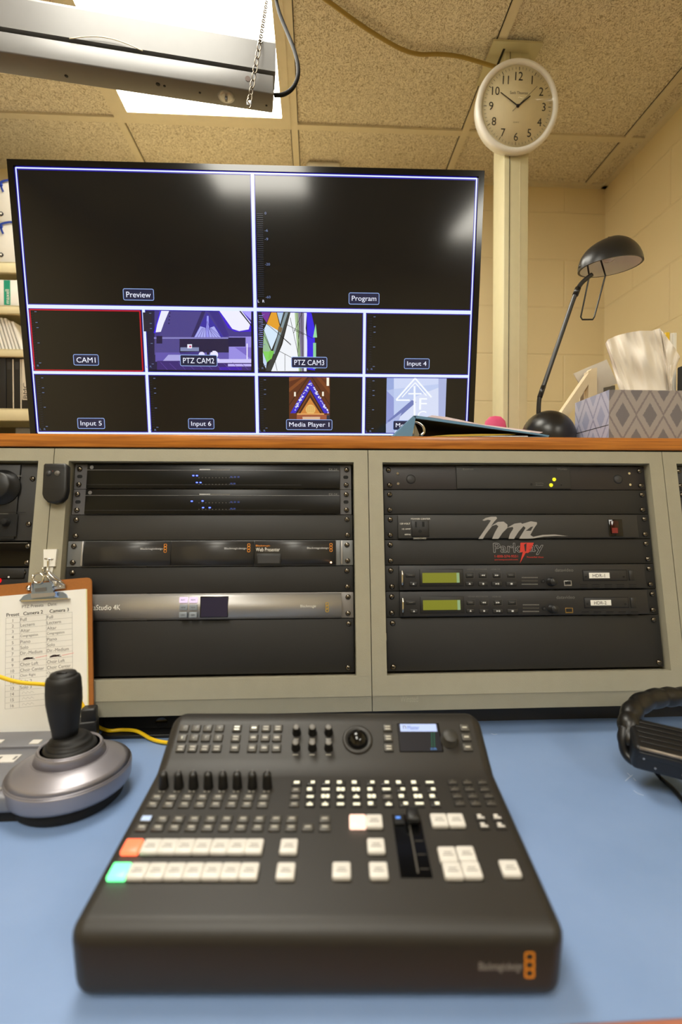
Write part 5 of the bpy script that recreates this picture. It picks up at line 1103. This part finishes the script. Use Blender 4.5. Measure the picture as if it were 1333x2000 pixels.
for j, x in enumerate(pX): wkey(x, 1651, KRED if j == 0 else WKEY, 'key lit red' if j == 0 else None, 'program_key')
for j in range(8): wkey(233+j*36.3, 1699, KGRN if j == 0 else WKEY, 'key lit green' if j == 0 else None, 'preview_key')
for x, y in ((564.5, 1651), (558.5, 1699), (667.6, 1698), (740, 1698), (735, 1650), (731.5, 1602), (858.5, 1600), (891.5, 1600), (997, 1694), (875, 1667), (911.5, 1666), (885, 1698), (922, 1697)): wkey(x, y)
wkey(699, 1602, KPCH, 'key lit peach', 'transition_key')
# fader
mb = MB(); q = DL.pts([(766, 1592), (821, 1592), (845, 1715), (783, 1715)]); xa = (q[0][0]+q[3][0])/2; xb = (q[1][0]+q[2][0])/2; ya, yb = q[3][1], q[0][1]
mb.box(xa, xb, ya, yb, 0, .0007, BLKG, DL.M); mb.box((xa+xb)/2+.001, (xa+xb)/2+.0025, ya+.004, yb-.01, .0006, .001, KEYD, DL.M)
for i in range(3): mb.box((xa+xb)/2+.004, xb-.002, ya+.008+i*.015, ya+.0086+i*.015, .0007, .0009, KEYD, DL.M)
mb.build('fader_slot', t)
mb = MB(); mb.box(xa+.001, xa+.011, yb-.014, yb-.002, .0005, .0030, BLKM, DL.M, r=.0008); mb.box(xa+.003, xa+.0075, yb-.008, yb-.0055, .0030, .0033, emi('fader_blue', (100, 160, 255), 1.2), DL.M); mb.build('fader_indicator', t, 'tiny blue indicator')
mb = MB(); mb.box((xa+xb)/2-.001, xb-.002, yb-.017, yb-.001, .003, .011, BLK, DL.M, r=.003); mb.box((xa+xb)/2+.001, (xa+xb)/2+.004, yb-.012, yb-.007, 0, .005, BLK, DL.M); mb.build('fader_lever', t)
FPn = Plane(SM0 @ FM)
mb = MB(); a = FPn.p(936, 1899, 0); b = FPn.p(1020, 1878, 0); mb.text('Blackmagicdesign', a[0], a[1], b[0], b[1], .0003, mat('logo_grey', (150, 145, 140), .6), FPn.M)
c_ = FPn.p(1035, 1884.5, 0)
for kk in (-1, 0, 1): mb.ring(rrect(c_[0]-.0032, c_[1]+kk*.0064-.0030, c_[0]+.0032, c_[1]+kk*.0064+.0030, .001, 3), .0014, .0003, ORANGE, FPn.M)
mb.build('logo', t, 'orange and grey emblem')
for x in (-HW+.03, HW-.03):
    for y in (.03, .22): pass

# ------------------------------------------------------------------ joystick controller
cj = at_z(138, 1512, ZD+.03); JM = Matrix.Translation((cj.x, cj.y, ZD))
JS = mat('controller_silver', (150, 146, 152), .38, metal=.6, var=.03); JB = mat('controller_grey', (122, 122, 128), .42, metal=.3)
t = thing('camera_controller', 'grey camera controller with a black joystick at the left of the desk', 'camera controller', JM @ Matrix.Translation((0, 0, .0)))
JMS = JM @ Matrix.Diagonal((.93, .93, 1, 1))
mb = MB(); mb.lathe([(.066, .016), (.0755, .018)], JS, JMS, n=72); mb.lathe([(.0755, .018), (.0780, .022), (.0790, .037), (.0786, .0395)], JS, JMS, n=72)
mb.lathe([(.0786, .0395), (.0772, .0412)], JS, JMS, n=72); mb.lathe([(.0772, .0412), (.068, .0455), (.057, .0505), (.0475, .0550)], JS, JMS, n=72)
mb.lathe([(.0475, .0550), (.0466, .0556), (.0456, .0552)], JS, JMS, n=72); mb.lathe([(.0456, .0552), (.0418, .0660), (.0412, .0672)], JS, JMS, n=64)
mb.lathe([(.0412, .0672), (.0402, .0686), (.0384, .0686), (.0372, .0670)], JS, JMS, n=64); mb.lathe([(.0372, .0670), (.034, .060), (.030, .056)], JS, JMS, n=64); mb.build('round_base', t)
JK = mat('joystick_rubber', (15, 14, 14), .55)
SKM = JM @ Matrix.Translation((-.004, 0, 0)) @ Matrix.Rotation(radians(-1.5), 4, 'Y')
mb = MB(); mb.lathe([(.0145, .078), (.016, .090), (.0185, .105), (.0212, .125), (.0214, .140), (.0212, .1405), (.0211, .142), (.0208, .152), (.0195, .157), (.0175, .1585), (.0165, .1582), (.0160, .160), (.0150, .1625), (0, .1625)], JK, SKM, n=48)
mb.tube([SKM @ Vector((-.006, -.003, .1628)), SKM @ Vector((0, -.004, .1636)), SKM @ Vector((.006, -.003, .1628))], .0016, JK, n=8, sub=3); stick_ = mb.build('joystick', t, 'black joystick handle')
mb = MB(); mb.lathe([(.035, .058), (.0345, .066), (.0325, .0705), (.0300, .0705), (.0290, .069), (.0285, .0745), (.0262, .0775), (.0240, .0765), (.0225, .0805), (.0185, .0825), (0, .0825)], JK, JMS, n=48); mb.build('rubber_boot', stick_)
xr = cj.x-.030; yb0 = at_z(0, 1428, ZD+.040).y; yf0 = at_z(0, 1555, ZD+.036).y
mb = MB(); mb.box(cj.x-.40, xr, yf0, yb0, .014+ZD, ZD+.036, JB, r=.005)
ybr = at_z(0, 1458, ZD+.040).y
mb.box(cj.x-.398, xr-.001, ybr, yb0-.002, ZD+.034, ZD+.040, JB, r=.0015); mb.box(cj.x-.398, xr-.03, yf0+.003, yf0+.016, ZD+.035, ZD+.038, SILVER, r=.001); mb.build('control_panel', t)
for x0p, y0p, x1p, y1p, nm in ((-40, 1446, 10, 1453, 'white_button'), (56, 1446, 84, 1454, 'white_button'), (-60, 1475, 44, 1492, 'white_label')):
    zt2 = ZD+(.040 if y0p < 1460 else .036); a = at_z(x0p, y1p, zt2); b = at_z(x1p, y0p, zt2)
    mb = MB(); mb.box(a.x, b.x, a.y, b.y, zt2-.001, zt2+.0018, WKEY, r=.0008)
    if nm == 'white_label':
        for i in range(5): mb.box(a.x+.012+i*.02, a.x+.015+i*.02, a.y+.005, b.y-.006, zt2+.0018, zt2+.002, INK)
    mb.build(nm, t)
mb = MB(); mb.box(cj.x-.39, xr-.01, yf0+.008, yb0-.008, ZD+.0003, ZD+.015, BLKM); mb.lathe([(.060, .0003), (.063, .003), (.063, .017)], BLKM, JM, n=64); mb.build('foot', t)

# cables
TRY = at_z(192, 1438, ZD+.006).y
def hug(p): return Vector((p.x, p.y, max(p.z, ZD+(.0033 if p.y < TRY-.004 or p.x < -.37 or p.x > -.2 else .0095))))
yc = [at_d(x, y, D) for x, y, D in ((-40, 1306, .70), (0, 1322, .71), (40, 1333, .72), (95, 1338, .74), (140, 1350, .76), (172, 1395, .765))]
yc += [at_z(x, y, ZD+.004) for x, y in ((190, 1424), (212, 1433.5), (240, 1432), (268, 1435), (295, 1443), (316, 1449), (345, 1452))]
mb = MB(); mb.tube([hug(p) for p in yc], .0030, YELLOW, sub=6, n=10); solo(mb, 'yellow_cable', 'yellow cable running behind the joystick to the video switcher', 'cable')
bc = [at_z(x, y, ZD+.004) for x, y in ((60, 1422), (100, 1415), (150, 1408), (200, 1411), (240, 1408), (290, 1416))]
mb = MB(); mb.tube([hug(p) for p in [at_z(x, y, ZD+.0035) for x, y in ((20, 1424), (80, 1418), (130, 1412), (180, 1418), (230, 1420))]], .003, BLK, sub=5, n=8); solo(mb, 'black_cable', 'black cable on the desk behind the joystick controller', 'cable')
mb = MB(); mb.tube([hug(at_z(x, y, ZD+.008)) for x, y in ((60, 1428), (95, 1412), (130, 1400))], .0035, mat('grey_cable', (190, 188, 180), .5), sub=5, n=8); solo(mb, 'grey_cable', 'short pale grey cable beside the joystick boot', 'cable')
# black plug behind the joystick
pc = at_d(183, 1392, .772); PM = Matrix.Translation((pc.x, pc.y-.015, ZD+.0003)) @ Matrix.Rotation(radians(12), 4, 'Z')
t = thing('power_adapter', 'small black adapter standing between the joystick and the rack', 'adapter', PM)
hh = at_d(183, 1373, .772).z-ZD
mb = MB(); mb.box(-.022, .012, -.012, .012, 0, hh*.72, BLK, PM, r=.003); mb.box(-.010, .011, -.010, .010, hh*.6, hh, BLK, PM, r=.003); mb.build('body', t)
mb = MB(); mb.box(-.016, -.012, -.0125, -.0115, hh*.4, hh*.44, WHITE, PM); mb.box(-.010, -.006, -.0125, -.0115, hh*.4, hh*.44, WHITE, PM); mb.build('mark', t)
# black rubber strip with round hole at the back of the desk
mb = MB(); qa = at_z(192, 1438, ZD+.006); qb = at_z(338, 1438, ZD+.006)
mb.box(qa.x, qb.x, qa.y, .836, ZD+.0003, ZD+.006, BLK, r=.001); mb.box(qa.x, qb.x+.02, .826, .8375, ZD+.006, ZD+.026, BLKM, r=.001)
hc2 = at_y(316, 1417, .826); mb.prism([(hc2.x+.010*cos(a), ZD+.016+.0085*sin(a)) for a in [2*pi*i/20 for i in range(20)]], 0, .0008, BLKG, Matrix.Translation((0, .826, 0)) @ FM)
solo(mb, 'cable_tray', 'black strip with a round hole along the back of the desk left of the switcher', 'cable tray')

# ------------------------------------------------------------------ headset at right
HB = mat('headset_leather', (17, 15, 13), .38, bump=.3, bscale=120); HP = mat('headset_plastic', (17, 17, 19), .4)
def hd(x, y, D): return at_d(1150+x/7.284, 1320+y/7.284, D)
gp = hd(560, 1180, .655); t = thing('headset', 'black padded headset lying on the right side of the desk', 'headset', Vector((gp.x+.06, gp.y, ZD)))
path = [hd(590, 1010, .665), hd(575, 760, .675), hd(600, 560, .69), hd(730, 400, .71), hd(960, 320, .73), hd(1180, 296, .74), hd(1420, 300, .745), hd(1700, 330, .74), hd(2050, 420, .73)]
def rr_(f): return .0125+.0022*abs(sin(f*pi*9))
mb = MB(); mb.tube(path, rr_, HB, sub=14, n=18); mb.build('headband', t, 'black pleated headband')
mb = MB(); mb.tube([hd(500, 720, .672), hd(490, 900, .665), hd(520, 1080, .66), hd(620, 1200, .652), hd(760, 1240, .645)], .006, HP, sub=6, n=10); mb.build('yoke', t)
ec = hd(1150, 1030, .64); EMx = fr(ec, Vector((.93, -.36, 0)).normalized(), Vector((.33, .86, -.25)).normalized(), Vector((.93, -.36, 0)).normalized().cross(Vector((.33, .86, -.25)).normalized()))
xx_ = Vector((.90, -.40, -.10)).normalized(); zz_ = Vector((.1, -.25, .96)); zz_ = (zz_-xx_*zz_.dot(xx_)).normalized(); EMx = fr(ec, xx_, zz_.cross(xx_), zz_)
mb = MB(); mb.box(-.045, .06, -.032, .038, -.022, .012, HP, EMx, r=.006, seg=4); mb.box(-.040, .06, -.033, -.029, -.002, .006, HP, EMx, r=.001)
for i in range(5): mb.box(-.038, .058, -.02+i*.011, -.016+i*.011, .0115, .0135, HP, EMx, r=.0008)
cup_ = mb.build('ear_cup', t)
mb = MB(); mb.tube([EMx @ Vector((-.040, -.031, .0105)), EMx @ Vector((.06, -.031, .0105))], .0022, mat('edge_highlight', (130, 120, 108), .35, metal=.4), n=8); mb.build('highlight_strip', cup_, 'grey strip painted as an edge highlight')  # lighter grey strip paints the highlight along the cup's edge
for x, y in ((-.034, .0), (-.02, -.012), (.01, -.012)): mb = MB(); mb.prism(circ(x, y*.8-.002, .0013, 8), .0325, .0335, SILVER, EMx @ FM); mb.build('rivet', cup_)
mb = MB(); mb.tube([hug(p) for p in [hd(900, 1270, .64), at_z(1290, 1518, ZD+.004), at_z(1315, 1540, ZD+.004), at_z(1345, 1575, ZD+.004)]], .0028, HP, sub=6, n=8); mb.build('cord', t)
